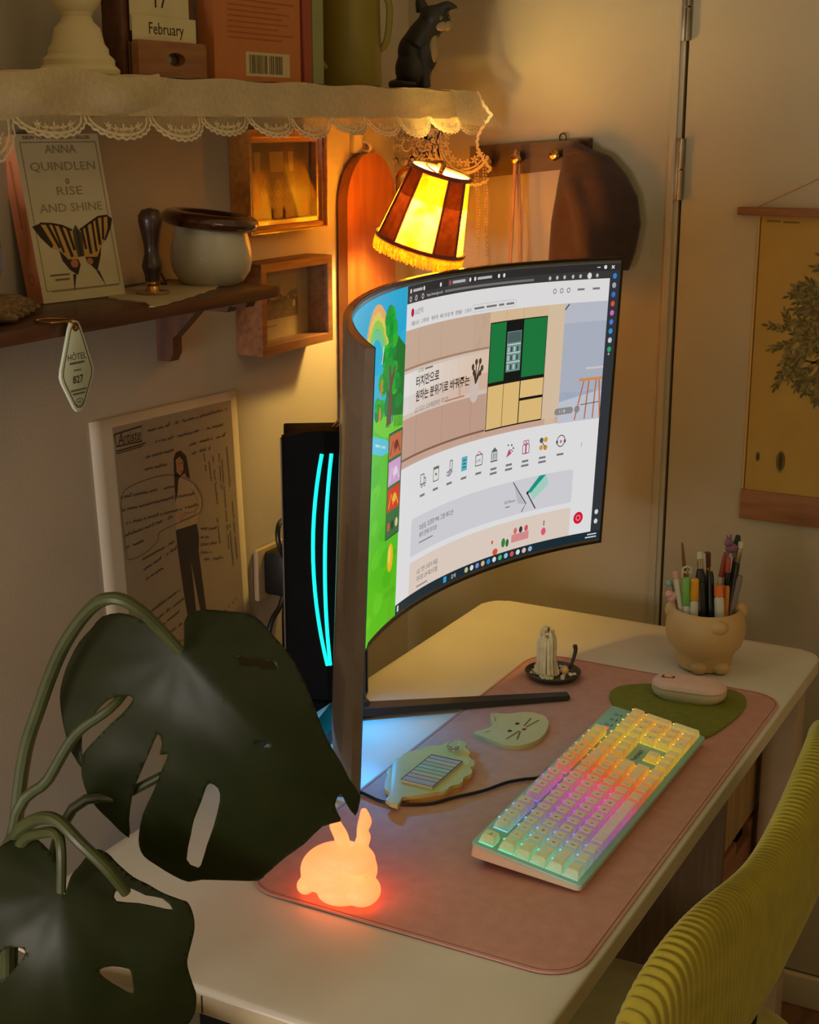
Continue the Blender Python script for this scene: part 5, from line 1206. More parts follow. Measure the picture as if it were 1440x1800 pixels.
b = MB(); b.tube([LMx @ Vector((0, .0, .120)), LMx @ Vector((0, .03, .130)), Vector((2.205, 1.16, 1.452)), Vector((2.215, 1.20, 1.44)), Vector((2.255, 1.225, 1.40)), Vector((2.262, 1.243, 1.37))], .0042, 10, smooth=5); b.build('arm', m_brass, lamp, world=True)
b = MB(); b.lathe([(.001, 0), (.026, 0), (.024, .005), (.010, .009), (.001, .010)], seg=28, M=Matrix.Translation((2.266, 1.2495, 1.365)) @ Matrix.Rotation(PI/2, 4, 'X')); b.build('wall_rose', m_brass, lamp, world=True)
bl_ = bpy.data.lights.new('lamp_bulb_light', 'POINT'); bl_.energy = 3.4; bl_.color = (1.0, .70, .19); bl_.shadow_soft_size = .022
bo_ = bpy.data.objects.new('lamp_bulb_light', bl_); COL.objects.link(bo_); bo_.location = LMx @ Vector((0, 0, .045))

# ---------------------------------------------------------------- peg rail and what hangs from it
m_rail = wood('dark_rail', (74, 46, 30), (54, 32, 20), .55, 8, 'y')
rl_ = thing('peg_rail', 'dark wooden peg rail with brass pegs fixed on the far right wall', 'peg rail', (XW, 1.0, 1.46))
b = MB(); q_ = [(.902, 1.497), (.902, 1.452), (1.12, 1.428), (1.12, 1.483)]
b.prism(q_, XW-.018, XW-.0002, M=Matrix(((0, 0, 1, 0), (1, 0, 0, 0), (0, 1, 0, 0), (0, 0, 0, 1)))); b.build('board', m_rail, rl_, world=True)
for y, z in ((1.024, 1.463), (.955, 1.470), (1.078, 1.457)):
    b = MB(); b.lathe([(.005, 0), (.0055, .012), (.009, .015), (.0095, .022), (.006, .026), (.001, .027)], seg=18, M=Matrix.Translation((XW-.018, y, z)) @ Matrix.Rotation(-PI/2, 4, 'Y')); b.tube([(XW-.04, y, z), (XW-.046, y+.006, z+.004)], .003, 8); b.build('peg', m_brass, rl_, world=True)
b = MB(); b.tube([(XW-.009, .952+.006*math.cos(2*PI*k/12), 1.4985+.007*math.sin(2*PI*k/12)) for k in range(13)], .0011, 6); b.build('hanging_ring', m_dark, rl_, world=True)
st_ = thing('hanging_strap', 'pale pink ribbon strap looped over the left brass peg', 'strap', (XW-.04, 1.024, 1.47))
m_strap = mat('pink_strap', (176, 130, 104), .7, (166, 120, 94), 60)
def strap(pts, w):
    b = MB(); n = Vector((-1, 0, 0)); ribbon(b, pts, w, n); o = b.build('strap_side', m_strap, st_, world=True); o.modifiers.new('t', 'SOLIDIFY').thickness = .0012
strap([(XW-.044, 1.0225+.009*t, 1.474-.26*t) for t in [k/10 for k in range(11)]], .0062)
strap([(XW-.036, 1.0205-.011*t, 1.473-.26*t) for t in [k/10 for k in range(11)]], .0052)
b = MB(); b.tube([(XW-.044, 1.0225, 1.474), (XW-.041, 1.0225, 1.4775), (XW-.036, 1.0205, 1.473)], .0022, 6, smooth=4); b.build('strap_top', m_strap, st_, world=True)
bg = MB()
pk = thing('cloth_bag', 'plain grey tote bag hanging below the pink ribbon strap', 'bag', (XW-.04, 1.02, .95))
b = MB(); b.box((XW-.03, 1.02, 1.075), (.03, .16, .27), .010); b.build('bag_body', mat('bag_grey', (120, 108, 92), .85, bump=.2, scale=90), pk, world=True)
m_pearl = mat('pearl', (206, 186, 150), .3, (196, 174, 136), 20, coat=.3)
for nm, ya, yb, off in (('first', 1.0905, 1.088, 0), ('second', 1.076, 1.0705, .001)):
    b = MB(); n = 52
    for k in range(n):
        t = k/(n-1)
        for dy in (-.0022+.0008*math.sin(t*9), .0022+.0012*math.sin(t*7+1)):
            b.ell((XW-.048, (ya+(yb-ya)*t)+dy+.0012*math.sin(t*14+off*900), 1.466-.25*t), .0020, seg=7, rings=5)
    o = b.build('bead_strand', m_pearl, None, loc=(XW-.048, ya, 1.46))
    tag(o, 'left strand of small pearl beads hanging beside the lace' if nm == 'first' else 'right strand of small pearl beads hanging left of the pink strap', 'beads', 'pearl strands on the peg rail')
m_coat = mat('brown_felt', (62, 38, 28), .9, (52, 31, 22), 40, bump=.3, sheen=.15)
ct = thing('felt_bag', 'dark brown slouchy felt bag hanging from the right end of the peg rail', 'bag', (XW-.05, .88, 1.28))
def coat(u, v):                 # u across (0 left..1 right as seen), v down
    prof = [(0, .932, .912), (.08, .940, .862), (.22, .945, .835), (.40, .950, .815), (.62, .957, .808), (.85, .960, .815), (1, .962, .825)]
    for (va_, l0, r0), (vb_, l1, r1) in zip(prof, prof[1:]):
        if v <= vb_+1e-9:
            t = (v-va_)/(vb_-va_); yl, yr = l0+(l1-l0)*t, r0+(r1-r0)*t; break
    y = yl+(yr-yl)*u
    z = 1.482-.195*v-.010*math.sin(u*PI)*0+(.0 if v > .1 else .006*math.sin(u*PI))
    bul = math.sin(u*PI)**.7*(.012+.030*min(1, v*4)); fold = .007*math.sin(u*9+v*3)*min(1, v*3)
    crease = -.014*math.exp(-((u-.28-.55*max(0, v-.25))/.12)**2)*min(1, max(0, (v-.2)*6))
    return Vector((XW-.024-bul-fold*.6-crease*-1, y, z))
b = MB(); b.grid(coat, 60, 60); ob = b.build('bag_body', m_coat, ct, world=True); sm = ob.modifiers.new('thick', 'SOLIDIFY'); sm.thickness = .004; sm.offset = 1
b = MB(); b.tube([(XW-.03, .935, 1.474), (XW-.046, .915, 1.482), (XW-.03, .885, 1.470)], [.008, .010, .007], 10, smooth=5); b.build('top_fold', m_coat, ct, world=True)

# botanical poster
po = thing('botanical_poster', 'ochre botanical poster of a leafy tree hung from a wooden bar on the door', 'poster', (XW-.003, .42, .88))
m_post = mat('ochre_paper', (176, 142, 66), .75, (168, 132, 58), 14)
m_bar = wood('poster_bar', (140, 88, 40), (116, 70, 30), .5, 9, 'y')
b = MB(); b.box((XW-.0015, .40, 1.131), (.0012, .432, .500)); b.build('sheet', m_post, po, world=True)
b = MB(); b.box((XW-.008, .40, 1.3865), (.014, .495, .0125), .0015); b.build('top_bar', m_bar, po, world=True)
b = MB(); b.box((XW-.0045, .40, .9065), (.006, .432, .050), .0012); b.build('bottom_bar', wood('poster_bar_low', (150, 98, 58), (126, 78, 42), .55, 9, 'y'), po, world=True)
b = MB(); b.tube([(XW-.004, .62, 1.392), (XW-.003, .40, 1.50), (XW-.004, .18, 1.392)], .0007, 5); b.tube([(XW-.0005, .40, 1.50), (XW-.006, .40, 1.501)], .002, 6); b.build('cord', m_wire, po, world=True)
cv = Canvas()
cv.line([(.0045, .002), (.0045, .497)], .0016, (96, 62, 26), 1); cv.line([(.0015, .002), (.0015, .497)], .002, (206, 170, 96), 1)
GR = [(104, 92, 50), (118, 104, 58), (88, 78, 42), (132, 116, 70)]
def lf(x, y, a, l, w):
    c, s_ = math.cos(a), math.sin(a); P_ = []
    for t, k in ((0, 0), (.3, .8), (.55, 1), (.8, .6), (1, 0), (.8, -.6), (.55, -1), (.3, -.8)):
        P_.append((x+c*l*t-s_*w*k, y+s_*l*t+c*w*k))
    cv.poly(P_, random.choice(GR), 3+random.random()*6)
def twig(x, y, a, l, d):
    x2, y2 = x+math.cos(a)*l, y+math.sin(a)*l
    cv.line([(x, y), ((x+x2)/2+random.uniform(-.002, .002), (y+y2)/2), (x2, y2)], .0009 if d < 2 else .0022*(d-.5), (78, 62, 36), 2)
    if d <= 1:
        n = 4
        for k in range(n):
            t = .25+.75*k/n; px, py = x+(x2-x)*t, y+(y2-y)*t
            for sg in (-1, 1): lf(px, py, a+sg*random.uniform(.45, .8), random.uniform(.010, .014), .0021)
        lf(x2, y2, a, .013, .0021)
    if d > 0:
        for k in range(3 if d > 2 else 2):
            t = random.uniform(.35, 1); twig(x+(x2-x)*t, y+(y2-y)*t, a+random.uniform(-.95, .95), l*random.uniform(.58, .8), d-1)
random.seed(21)
TX = .205
cv.line([(TX, .13), (TX-.004, .20), (TX+.002, .28), (TX, .40)], .012, (92, 74, 44), 2); cv.line([(TX-.006, .13), (TX-.02, .118)], .005, (92, 74, 44), 2); cv.line([(TX+.006, .13), (TX+.02, .118)], .005, (92, 74, 44), 2)
for y0, a, l in ((.24, 2.75, .085), (.24, .45, .085), (.27, 2.95, .075), (.29, .25, .08), (.31, 2.7, .085), (.33, .5, .08), (.34, 2.5, .07), (.36, 2.95, .08), (.37, .9, .07), (.39, 2.1, .06), (.39, 1.1, .06), (.40, 1.55, .05), (.30, 3.25, .07), (.22, 3.3, .06), (.26, -.1, .07)):
    twig(TX, y0, a, l, 3)
random.seed(8)
for x, y, r1, r2 in ((.024, .108, .0035, .008), (.062, .104, .0075, .017), (.33, .10, .008, .018), (.38, .106, .004, .009)): cv.ell(x, y, r1, r2, (104, 88, 46), 2); cv.ell(x, y, r1*.4, r2*.8, (70, 58, 30), 3); 
cv.line([(.058, .086), (.066, .086)], .0012, (120, 96, 50), 2)
cv.line([(.014, .491), (.036, .491)], .0028, (126, 100, 48), 2); cv.line([(.040, .490), (.066, .490)], .0028, (126, 100, 48), 2)
cv.build('tree_print', lambda x, y, l: Vector((XW-.0022-.00012*l, .616-x, .881+y)), printed('poster_ink', .8), po, world=True)

# ---------------------------------------------------------------- pencil pot and pens
PP = Vector((2.022, .574, T))
pb = thing('bear_pencil_pot', 'tan ceramic bear shaped pot full of pens at the far desk corner', 'pot', PP)
m_tan = mat('tan_ceramic', (192, 156, 104), .55, (184, 148, 96), 16, bump=.04)
MB().lathe([(.001, .002), (.030, 0), (.038, .003), (.0415, .011), (.0425, .022), (.0455, .028), (.0545, .040), (.0590, .056), (.0590, .070), (.0560, .082), (.0510, .091), (.0470, .0935), (.0455, .0900), (.050, .078), (.050, .055), (.036, .03), (.001, .02)], PP, 48).build('body', m_tan, pb, world=True)
def pp3(r, f, z): return PP+Rv*r+Fv*f+Z3*z
b = MB(); b.ell(pp3(.049, .004, .086), (.014, .011, .015), Mr); b.build('ear', m_tan, pb, world=True)
b = MB(); b.ell(pp3(-.046, .012, .086), (.014, .011, .015), Mr); b.build('ear', m_tan, pb, world=True)
b = MB(); b.ell(pp3(.008, -.050, .078), (.015, .012, .012), Mr); b.build('snout', m_tan, pb, world=True)
for r in (-.016, .016): b = MB(); b.ell(pp3(r+.002, -.036, .011), (.0135, .012, .010), Mr); b.build('foot', m_tan, pb, world=True)
KP = .00088
def pix(u, v, f=0): return PP+Rv*((u-1237)*KP)+Z3*(.091+(1075-v)*.00091)+Fv*f
m_white = mat('pen_white', (206, 200, 180), .4); m_blk = mat('pen_black', (22, 22, 24), .35); m_lgreen = mat('pen_green', (120, 180, 84), .4); m_yel = mat('pen_yellow', (226, 160, 40), .4)
m_orc = mat('pen_orange', (232, 120, 50), .45); m_pen = mat('pencil_orange', (206, 128, 44), .45); m_grey = mat('pen_grey', (120, 106, 96), .4); m_pinkp = mat('pen_pink', (214, 160, 156), .45); m_blu = mat('pen_blue', (126, 170, 176), .4)
m_brush = wood('brush_handle', (132, 88, 44), (104, 64, 30), .4, 20, 'z'); m_silver = mat('ferrule', (190, 176, 140), .25, metal=.9); m_bris = mat('bristle', (96, 62, 36), .8); m_red = mat('pen_red', (170, 70, 50), .5); m_purp = mat('topper_purple', (126, 84, 110), .5); m_hair = mat('dark_bristle', (40, 48, 50), .9)
def pen(name, label, cat, top, bot, segs):
    """segs: list of (part, t0, t1, r0, r1, material), t from top (0) to bottom (1)"""
    A, Bp = top, bot
    if Bp.z > T+.035: Bp = A+(Bp-A)*((A.z-(T+.032))/(A.z-Bp.z))
    hd = Vector((Bp.x-PP.x, Bp.y-PP.y, 0))
    if hd.length > .028: Bp = Vector((PP.x, PP.y, Bp.z))+hd.normalized()*.028
    t_ = thing(name, label, cat, Bp, group='pens and brushes in the bear pot')
    for (part, t0, t1, r0, r1, mm) in segs:
        L_ = (Bp-A).length
        MB().tube([A+(Bp-A)*t0, A+(Bp-A)*(t0+(t1-t0)*.06), A+(Bp-A)*(t0+(t1-t0)*.94), A+(Bp-A)*t1], [r0*.75, r0, r1, r1*.85], 14).build(part, mm, t_, world=True)
    return t_, A, Bp
G = 'pens in the bear pot'
pen('pen', 'white pen with pale pink end leaning left in the pot', 'pen', pix(1180, 1010, -.004), pix(1194, 1078, -.004), [('end_cap', 0, .08, .0042, .0044, m_pinkp), ('barrel', .08, 1, .0044, .0044, m_white)])
t_, A, Bq = pen('charm_pin', 'thin pin with pale blue ball and pink heart at left pot edge', 'pin', pix(1176, 1030, .006), pix(1186, 1075, .004), [('shaft', 0, 1, .0014, .0014, m_grey)])
b = MB(); b.ell(pix(1172, 1033, .004), .0050); b.build('blue_ball', m_blu, t_, world=True)
b = MB(); b.ell(pix(1173, 1050, .000), (.0062, .0062, .0062)); b.ell(pix(1181, 1052, .000), (.0062, .0062, .0062)); b.ell(pix(1177, 1057, 0), (.006, .006, .0062)); b.build('pink_heart', m_pinkp, t_, world=True)
pen('brush', 'slim brown brush handle rising behind the white clip', 'brush', pix(1193, 967, .014), pix(1207, 1075, .012), [('handle', 0, .30, .0016, .0034, m_brush), ('ferrule', .30, .40, .0028, .0028, m_brass), ('shaft', .40, 1, .0030, .0030, m_brush)])
t_, A, Bq = pen('clip', 'cream binder clip perched among the left pens', 'clip', pix(1201, 1005, .002), pix(1203, 1080, .002), [('shaft', 0, 1, .002, .002, m_silver)])
b = MB()
for k in (-1, 1): b.tube([pix(1201+k*8, 1022, .002), pix(1201+k*7, 1006, .002), pix(1201, 1003, .002)], .0018, 8)
b.tube([pix(1195, 1013, .002), pix(1208, 1013, .002)], .0016, 8); b.build('clip_wire', m_white, t_, world=True)
pen('highlighter', 'light green highlighter in the bear pot', 'pen', pix(1197, 1018, -.012), pix(1199, 1088, -.010), [('cap', 0, .38, .0062, .0064, m_lgreen), ('barrel', .38, 1, .0056, .0056, m_white)])
pen('highlighter', 'white highlighter with yellow clip in the bear pot', 'pen', pix(1211, 1018, -.016), pix(1213, 1092, -.014), [('cap', 0, .30, .0060, .0064, m_yel), ('barrel', .30, 1, .0064, .0064, m_white)])
pen('marker', 'thick black marker with silver and white end, tallest at pot middle', 'marker', pix(1219, 976, -.006), pix(1226, 1088, -.010), [('eraser', 0, .07, .0040, .0042, m_white), ('ferrule', .07, .17, .0044, .0044, m_silver), ('barrel', .17, .30, .005, .0085, m_blk), ('body', .30, 1, .0088, .0092, m_blk)])
pen('marker', 'second black marker tilted right of the tallest one', 'marker', pix(1238, 1010, -.004), pix(1243, 1088, -.012), [('body', 0, 1, .0058, .0062, m_blk)])
pen('brush', 'white handled flat brush behind the black markers', 'brush', pix(1229, 983, .008), pix(1234, 1080, .006), [('handle', 0, .3, .003, .0040, m_white), ('shaft', .3, 1, .0034, .003, m_white)])
pen('brush', 'flat paint brush with brown bristles behind the black markers', 'brush', pix(1236, 982, .012), pix(1240, 1080, .010), [('bristles', 0, .16, .0050, .0052, m_bris), ('ferrule', .16, .34, .0046, .0036, m_brass), ('handle', .34, 1, .0036, .003, m_brush)])
pen('marker', 'white marker with orange cap at the front of the pot', 'marker', pix(1250, 1028, -.020), pix(1256, 1090, -.018), [('cap', 0, .16, .0066, .0072, m_orc), ('barrel', .16, 1, .0074, .0074, m_white)])
t_, A, Bq = pen('pencil', 'orange pencil with dark red grip and purple animal topper', 'pencil', pix(1268, 986, -.004), pix(1269, 1086, -.010), [('ferrule', 0, .16, .0034, .0042, m_red), ('grip', .16, .30, .0044, .0046, m_blk), ('barrel', .30, 1, .0050, .0050, m_pen)])
b = MB(); b.ell(pix(1272, 970, -.004), (.0095, .0075, .0075), Mr); b.ell(pix(1266, 960, -.006), (.0065, .006, .006), Mr); b.ell(pix(1262, 961, -.010), (.0035, .003, .003), Mr)
b.tube([pix(1265, 956, -.006), pix(1263, 948, -.006)], [.0024, .0012], 8); b.tube([pix(1269, 956, -.004), pix(1270, 947, -.004)], [.0024, .0012], 8)
for u in (1266, 1276): b.tube([pix(u, 974, -.004), pix(u, 984, -.004)], .0024, 8)
b.build('animal_topper', m_purp, t_, world=True)
pen('pencil', 'black pencil with silver ferrule and white eraser leaning right', 'pencil', pix(1288, 960, -.002), pix(1275, 1078, -.004), [('eraser', 0, .06, .0040, .0040, m_white), ('ferrule', .06, .19, .0044, .0044, m_silver), ('barrel', .19, 1, .0044, .0044, m_blk)])
pen('pen', 'short grey pen leaning right beside the bear ear', 'pen', pix(1289, 1016, -.006), pix(1278, 1088, -.008), [('barrel', 0, 1, .0050, .0046, m_grey)])
pen('pen', 'white and red pen behind the orange pencil', 'pen', pix(1266, 982, .010), pix(1254, 1080, .006), [('cap', 0, .26, .0034, .0044, m_red), ('barrel', .26, 1, .0050, .0050, m_white)])
pen('brush', 'round brush with dark bluish bristles behind the black pencil', 'brush', pix(1285, 952, .008), pix(1277, 1078, .006), [('bristles', 0, .10, .0036, .0062, m_hair), ('ferrule', .10, .2, .0034, .0034, m_silver), ('handle', .2, 1, .003, .003, m_blk)])

# ---------------------------------------------------------------- drawer unit under the desk
du = thing('drawer_unit', 'small wooden drawer unit standing on the floor under the desk', 'drawer unit', (2.07, .66, 0))
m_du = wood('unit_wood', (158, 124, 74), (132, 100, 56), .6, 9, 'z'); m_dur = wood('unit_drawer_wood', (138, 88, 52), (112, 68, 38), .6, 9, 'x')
m_dus = wood('unit_side_shade', (104, 82, 50), (84, 64, 38), .7, 9, 'z')  # side panels' shade put into a darker wood colour
x0, x1, y0, y1, zt2 = 1.935, 2.178, .505, .82, .645
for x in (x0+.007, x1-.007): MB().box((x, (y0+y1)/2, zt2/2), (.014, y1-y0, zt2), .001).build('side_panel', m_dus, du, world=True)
MB().box(((x0+x1)/2, (y0+y1)/2, zt2-.006), (x1-x0-.028, y1-y0, .012)).build('top_panel', m_du, du, world=True)
MB().box(((x0+x1)/2, y1-.004, zt2/2), (x1-x0-.028, .008, zt2)).build('back_panel', m_du, du, world=True)
for k, (za, zb, mm) in enumerate(((.468, .585, m_du), (.318, .455, m_dur), (.168, .305, m_dur), (.02, .155, m_du))):
    MB().box(((x0+x1)/2, (y0+y1)/2, za-.006), (x1-x0-.028, y1-y0-.02, .008)).build('divider', m_du, du, world=True)
    b = MB(); w = x1-x0-.032; xc = (x0+x1)/2
    b.box((xc, y0+.006, (za+zb)/2-.012), (w, .012, zb-za-.024), .001)
    b.box((xc-w*.34, y0+.006, zb-.012), (w*.32, .012, .024), .001); b.box((xc+w*.34, y0+.006, zb-.012), (w*.32, .012, .024), .001)
    dr = b.build('drawer_front', mm, du, world=True)
    b = MB(); b.box((xc, y0+.14, (za+zb)/2-.01), (w-.01, .24, zb-za-.03)); b.build('drawer_box', m_dark, du, world=True)

# ---------------------------------------------------------------- chair
m_cord = mat('olive_corduroy', (150, 136, 20), .85, (136, 122, 14), 40, bump=.15, sheen=.25, bscale=500)
ch = thing('corduroy_chair', 'olive yellow ribbed corduroy chair pushed up to the desk', 'chair', (1.42, .40, 0))
def back(u, v):
    """u along the back 0 near..1 far, v around the section; vertical ribs over the top"""
    a = (u-.5)*2
    xc = 1.36+.36*a; yc = .292+.045*abs(a)**3+.0*a
    n = Vector((-.135*abs(a)**2*(1 if a > 0 else -1)*1.2, 1, 0)).normalized()
    endf = (1-abs(a)**10)**.5
    zt_ = .848-.014*math.cos((a+.14)*5)-.05*abs(a)**6; zb = .688
    th = .022*(.35+.65*endf); hh = (zt_-zb)/2*(.55+.45*endf); zc = (zt_+zb)/2
    t = 2*PI*v; rib = 1+(.045*math.sin(u*PI*2*96))*(1 if endf > .1 else 0)
    cx, sz = math.cos(t), math.sin(t)
    px = math.copysign(abs(cx)**.75, cx); pz = math.copysign(abs(sz)**.42, sz)
    return Vector((xc, yc, zc))+n*(th*px*rib)+Z3*(hh*pz+.0018*math.sin(u*PI*2*96)*(1 if sz > .3 else .3))
b = MB(); b.grid(lambda u, v: back(u, v), 800, 40); bmesh.ops.remove_doubles(b.bm, verts=b.bm.verts[:], dist=1e-5); b.build('backrest', m_cord, ch, world=True, angle=2)
def seat(u, v):
    a = 2*PI*u; t = -PI/2+PI*v; r = math.cos(t)
    sq = lambda c: math.copysign(abs(c)**.6, c)
    return Vector((1.44+.245*sq(math.cos(a))*abs(r)**.4, .50+.225*sq(math.sin(a))*abs(r)**.4, .405+.045*math.sin(t)))
b = MB(); b.grid(seat, 64, 16, close_u=True); bmesh.ops.remove_doubles(b.bm, verts=b.bm.verts[:], dist=1e-4); b.build('seat', m_cord, ch, world=True, angle=2)
m_cleg = mat('chair_leg_black', (26, 24, 22), .4, metal=.3)
for x, y in ((1.20, .33), (1.60, .33), (1.20, .68), (1.60, .68)):
    MB().tube([(x+(x-1.4)*.12, y+(y-.5)*.1, 0), (x, y, .40)], [.010, .014], 14).build('leg', m_cleg, ch, world=True)
for x in (1.17, 1.26): MB().tube([(x, .34, .40), (x, .305, .55), (x, .292, .72)], .011, 12, smooth=4).build('back_post', m_cleg, ch, world=True)

# ---------------------------------------------------------------- monstera
pl = thing('monstera_plant', 'large monstera plant with split dark leaves at the near left', 'plant', (.80, .80, 0))
m_leaf = mat('monstera_leaf', (27, 33, 11), .5, (20, 26, 8), 26, bump=.08, bscale=60, spec=.25)
_ln = m_leaf.node_tree; _lt = _ln.nodes.new('ShaderNodeBsdfTranslucent'); _lt.inputs[0].default_value = (.10, .13, .012, 1)
_lm = _ln.nodes.new('ShaderNodeAddShader'); _ln.links.new(_ln.nodes['Principled BSDF'].outputs[0], _lm.inputs[0]); _ln.links.new(_lt.outputs[0], _lm.inputs[1]); _ln.links.new(_lm.outputs[0], _ln.nodes['Material Output'].inputs['Surface'])
m_stem = mat('monstera_stem', (64, 70, 30), .5, (46, 52, 22), 30)
m_terra = mat('terracotta', (150, 84, 44), .8, (132, 70, 34), 18)
PC = (.80, .815)
MB().lathe([(.001, .50), (.085, .50), (.092, .505), (.108, .70), (.116, .702), (.118, .735), (.110, .738), (.100, .70), (.001, .70)], (PC[0], PC[1], 0), 40).build('pot', m_terra, pl, world=True)
b = MB(); b.lathe([(.001, .702), (.101, .702), (.060, .712), (.001, .716)], (PC[0], PC[1], 0), 32); b.build('soil', mat('potting_soil', (40, 26, 16), .95, bump=.6, scale=80), pl, world=True)
ps = thing('plant_stool', 'dark wooden stool under the monstera pot left of the desk', 'stool', (PC[0], PC[1], 0))
MB().lathe([(.001, .472), (.13, .472), (.135, .478), (.135, .494), (.13, .4995), (.001, .4995)], (PC[0], PC[1], 0), 40).build('stool_top', m_walnut, ps, world=True)
for k in range(3):
    a = 2*PI*k/3+.4; MB().tube([(PC[0]+.14*math.cos(a), PC[1]+.14*math.sin(a), 0), (PC[0]+.09*math.cos(a), PC[1]+.09*math.sin(a), .474)], [.011, .014], 12).build('leg', m_walnutz, ps, world=True)
def petiole(pts, r0, r1):
    n = len(pts); MB().tube(pts, [r0+(r1-r0)*k/(n-1) for k in range(n)], 10, smooth=5).build('petiole', m_stem, pl, world=True)
petiole([(.80, .82, .72), (.806, .806, .90), (.824, .802, 1.004), (.828, .782, 1.062), (.826, .752, 1.118), (.822, .717, 1.158), (.817, .690, 1.172), (.824, .674, 1.165), (.836, .662, 1.146), (.845, .651, 1.127)], .0062, .0046)
petiole([(.803, .822, .72), (.808, .803, .95), (.825, .775, 1.0), (.837, .753, 1.04), (.852, .722, 1.068), (.90, .72, 1.10)], .0055, .0036)
petiole([(.795, .815, .72), (.785, .790, .93), (.775, .766, .974), (.769, .744, .994), (.762, .722, 1.006), (.759, .705, 1.008), (.756, .684, .998), (.762, .664, .978), (.772, .655, .955)], .0060, .0042)
petiole([(.790, .812, .72), (.778, .780, .93), (.770, .754, .974), (.764, .730, .990), (.756, .706, .999), (.749, .696, .990), (.746, .696, .958)], .0050, .0038)
petiole([(.81, .825, .72), (.835, .775, .95), (.857, .726, .982), (.859, .709, .993), (.864, .689, 1.006)], .0050, .0036)
petiole([(.79, .83, .72), (.775, .83, .90), (.765, .835, 1.0), (.73, .86, 1.10)], .0062, .004)
def pin(p, poly):
    c_ = False; j = len(poly)-1
    for i in range(len(poly)):
        a, d = poly[i], poly[j]
        if (a[1] > p[1]) != (d[1] > p[1]) and p[0] < (d[0]-a[0])*(p[1]-a[1])/(d[1]-a[1])+a[0]: c_ = not c_
        j = i
    return c_
def monstera_leaf(out, holes, tip, M, fold, droop, step=4.0):
    """out/holes in millimetres around the petiole joint, x right, y down the leaf; the blade folds along the midrib and droops to its rim"""
    vs, ed = [], []
    for lp in [out]+holes:
        o_ = len(vs); n = len(lp); vs += [Vector(p) for p in lp]; ed += [(o_+k, o_+(k+1) % n) for k in range(n)]
    xs, ys = [p[0] for p in out], [p[1] for p in out]
    x = min(xs)
    while x < max(xs):
        y = min(ys)
        while y < max(ys):
            p = (x+random.uniform(-.6, .6), y+random.uniform(-.6, .6))
            if pin(p, out) and not any(pin(p, h) for h in holes): vs.append(Vector(p))
            y += step
        x += step
    V, E_, F_, *_ = delaunay_2d_cdt(vs, ed, [], 0, 1e-4)
    tl_ = math.hypot(*tip); tx, ty = tip[0]/tl_, tip[1]/tl_
    def surf(p):
        s_ = p[0]*tx+p[1]*ty; d_ = p[0]*-ty+p[1]*tx
        rr = math.hypot(p[0], p[1])/tl_
        z = fold*abs(d_)**1.25*.16+droop*(s_/tl_-.25)**2*18+1.3*math.sin(d_*.085+s_*.03*(1 if d_ > 0 else -1))*min(1, abs(d_)/30)
        z += 1.4*math.cos(math.atan2(d_, s_)*11)*min(1, rr*1.4)*.8
        return Vector((p[0]/1000, p[1]/1000, z/1000))
    bb_ = MB(); A_ = [bb_.bm.verts.new(surf(v)) for v in V]
    for f in F_:
        c_ = (sum(V[i][0] for i in f)/3, sum(V[i][1] for i in f)/3)
        if pin(c_, out) and not any(pin(c_, h) for h in holes): bb_.bm.faces.new([A_[i] for i in f])
    loose = [v for v in bb_.bm.verts if not v.link_faces]; bmesh.ops.delete(bb_.bm, geom=loose, context='VERTS')
    bmesh.ops.transform(bb_.bm, matrix=M, verts=bb_.bm.verts[:])
    lo = bb_.build('leaf', m_leaf, pl, world=True, angle=3); lo.modifiers.new('thick', 'SOLIDIFY').thickness = .0007
    bb_ = MB(); pts = [M @ (surf((tip[0]*t, tip[1]*t))+Vector((0, 0, -.0004))) for t in [k/14*.96 for k in range(15)]]
    bb_.tube(pts, [.0019-.0014*k/14 for k in range(15)], 8)
    for k in range(1, 8):
        for sg in (-1, 1):
            t0 = .05+k*.105; L_ = 78*(1-abs(t0-.38)*.9); px, py = tip[0]*t0, tip[1]*t0; ang = math.atan2(ty, tx)+sg*(1.15-.4*t0)
            q_ = [(px+math.cos(ang)*L_*j/8+math.cos(math.atan2(ty, tx))*j*j*.16, py+math.sin(ang)*L_*j/8+math.sin(math.atan2(ty, tx))*j*j*.16) for j in range(9)]
            q_ = [p for p in q_ if pin(p, out) and not any(pin(p, h) for h in holes)]
            if len(q_) > 3: bb_.tube([M @ (surf(p)+Vector((0, 0, -.0001))) for p in q_], .00055, 5)
    bb_.build('veins', m_leaf, lo, world=False)
    return lo
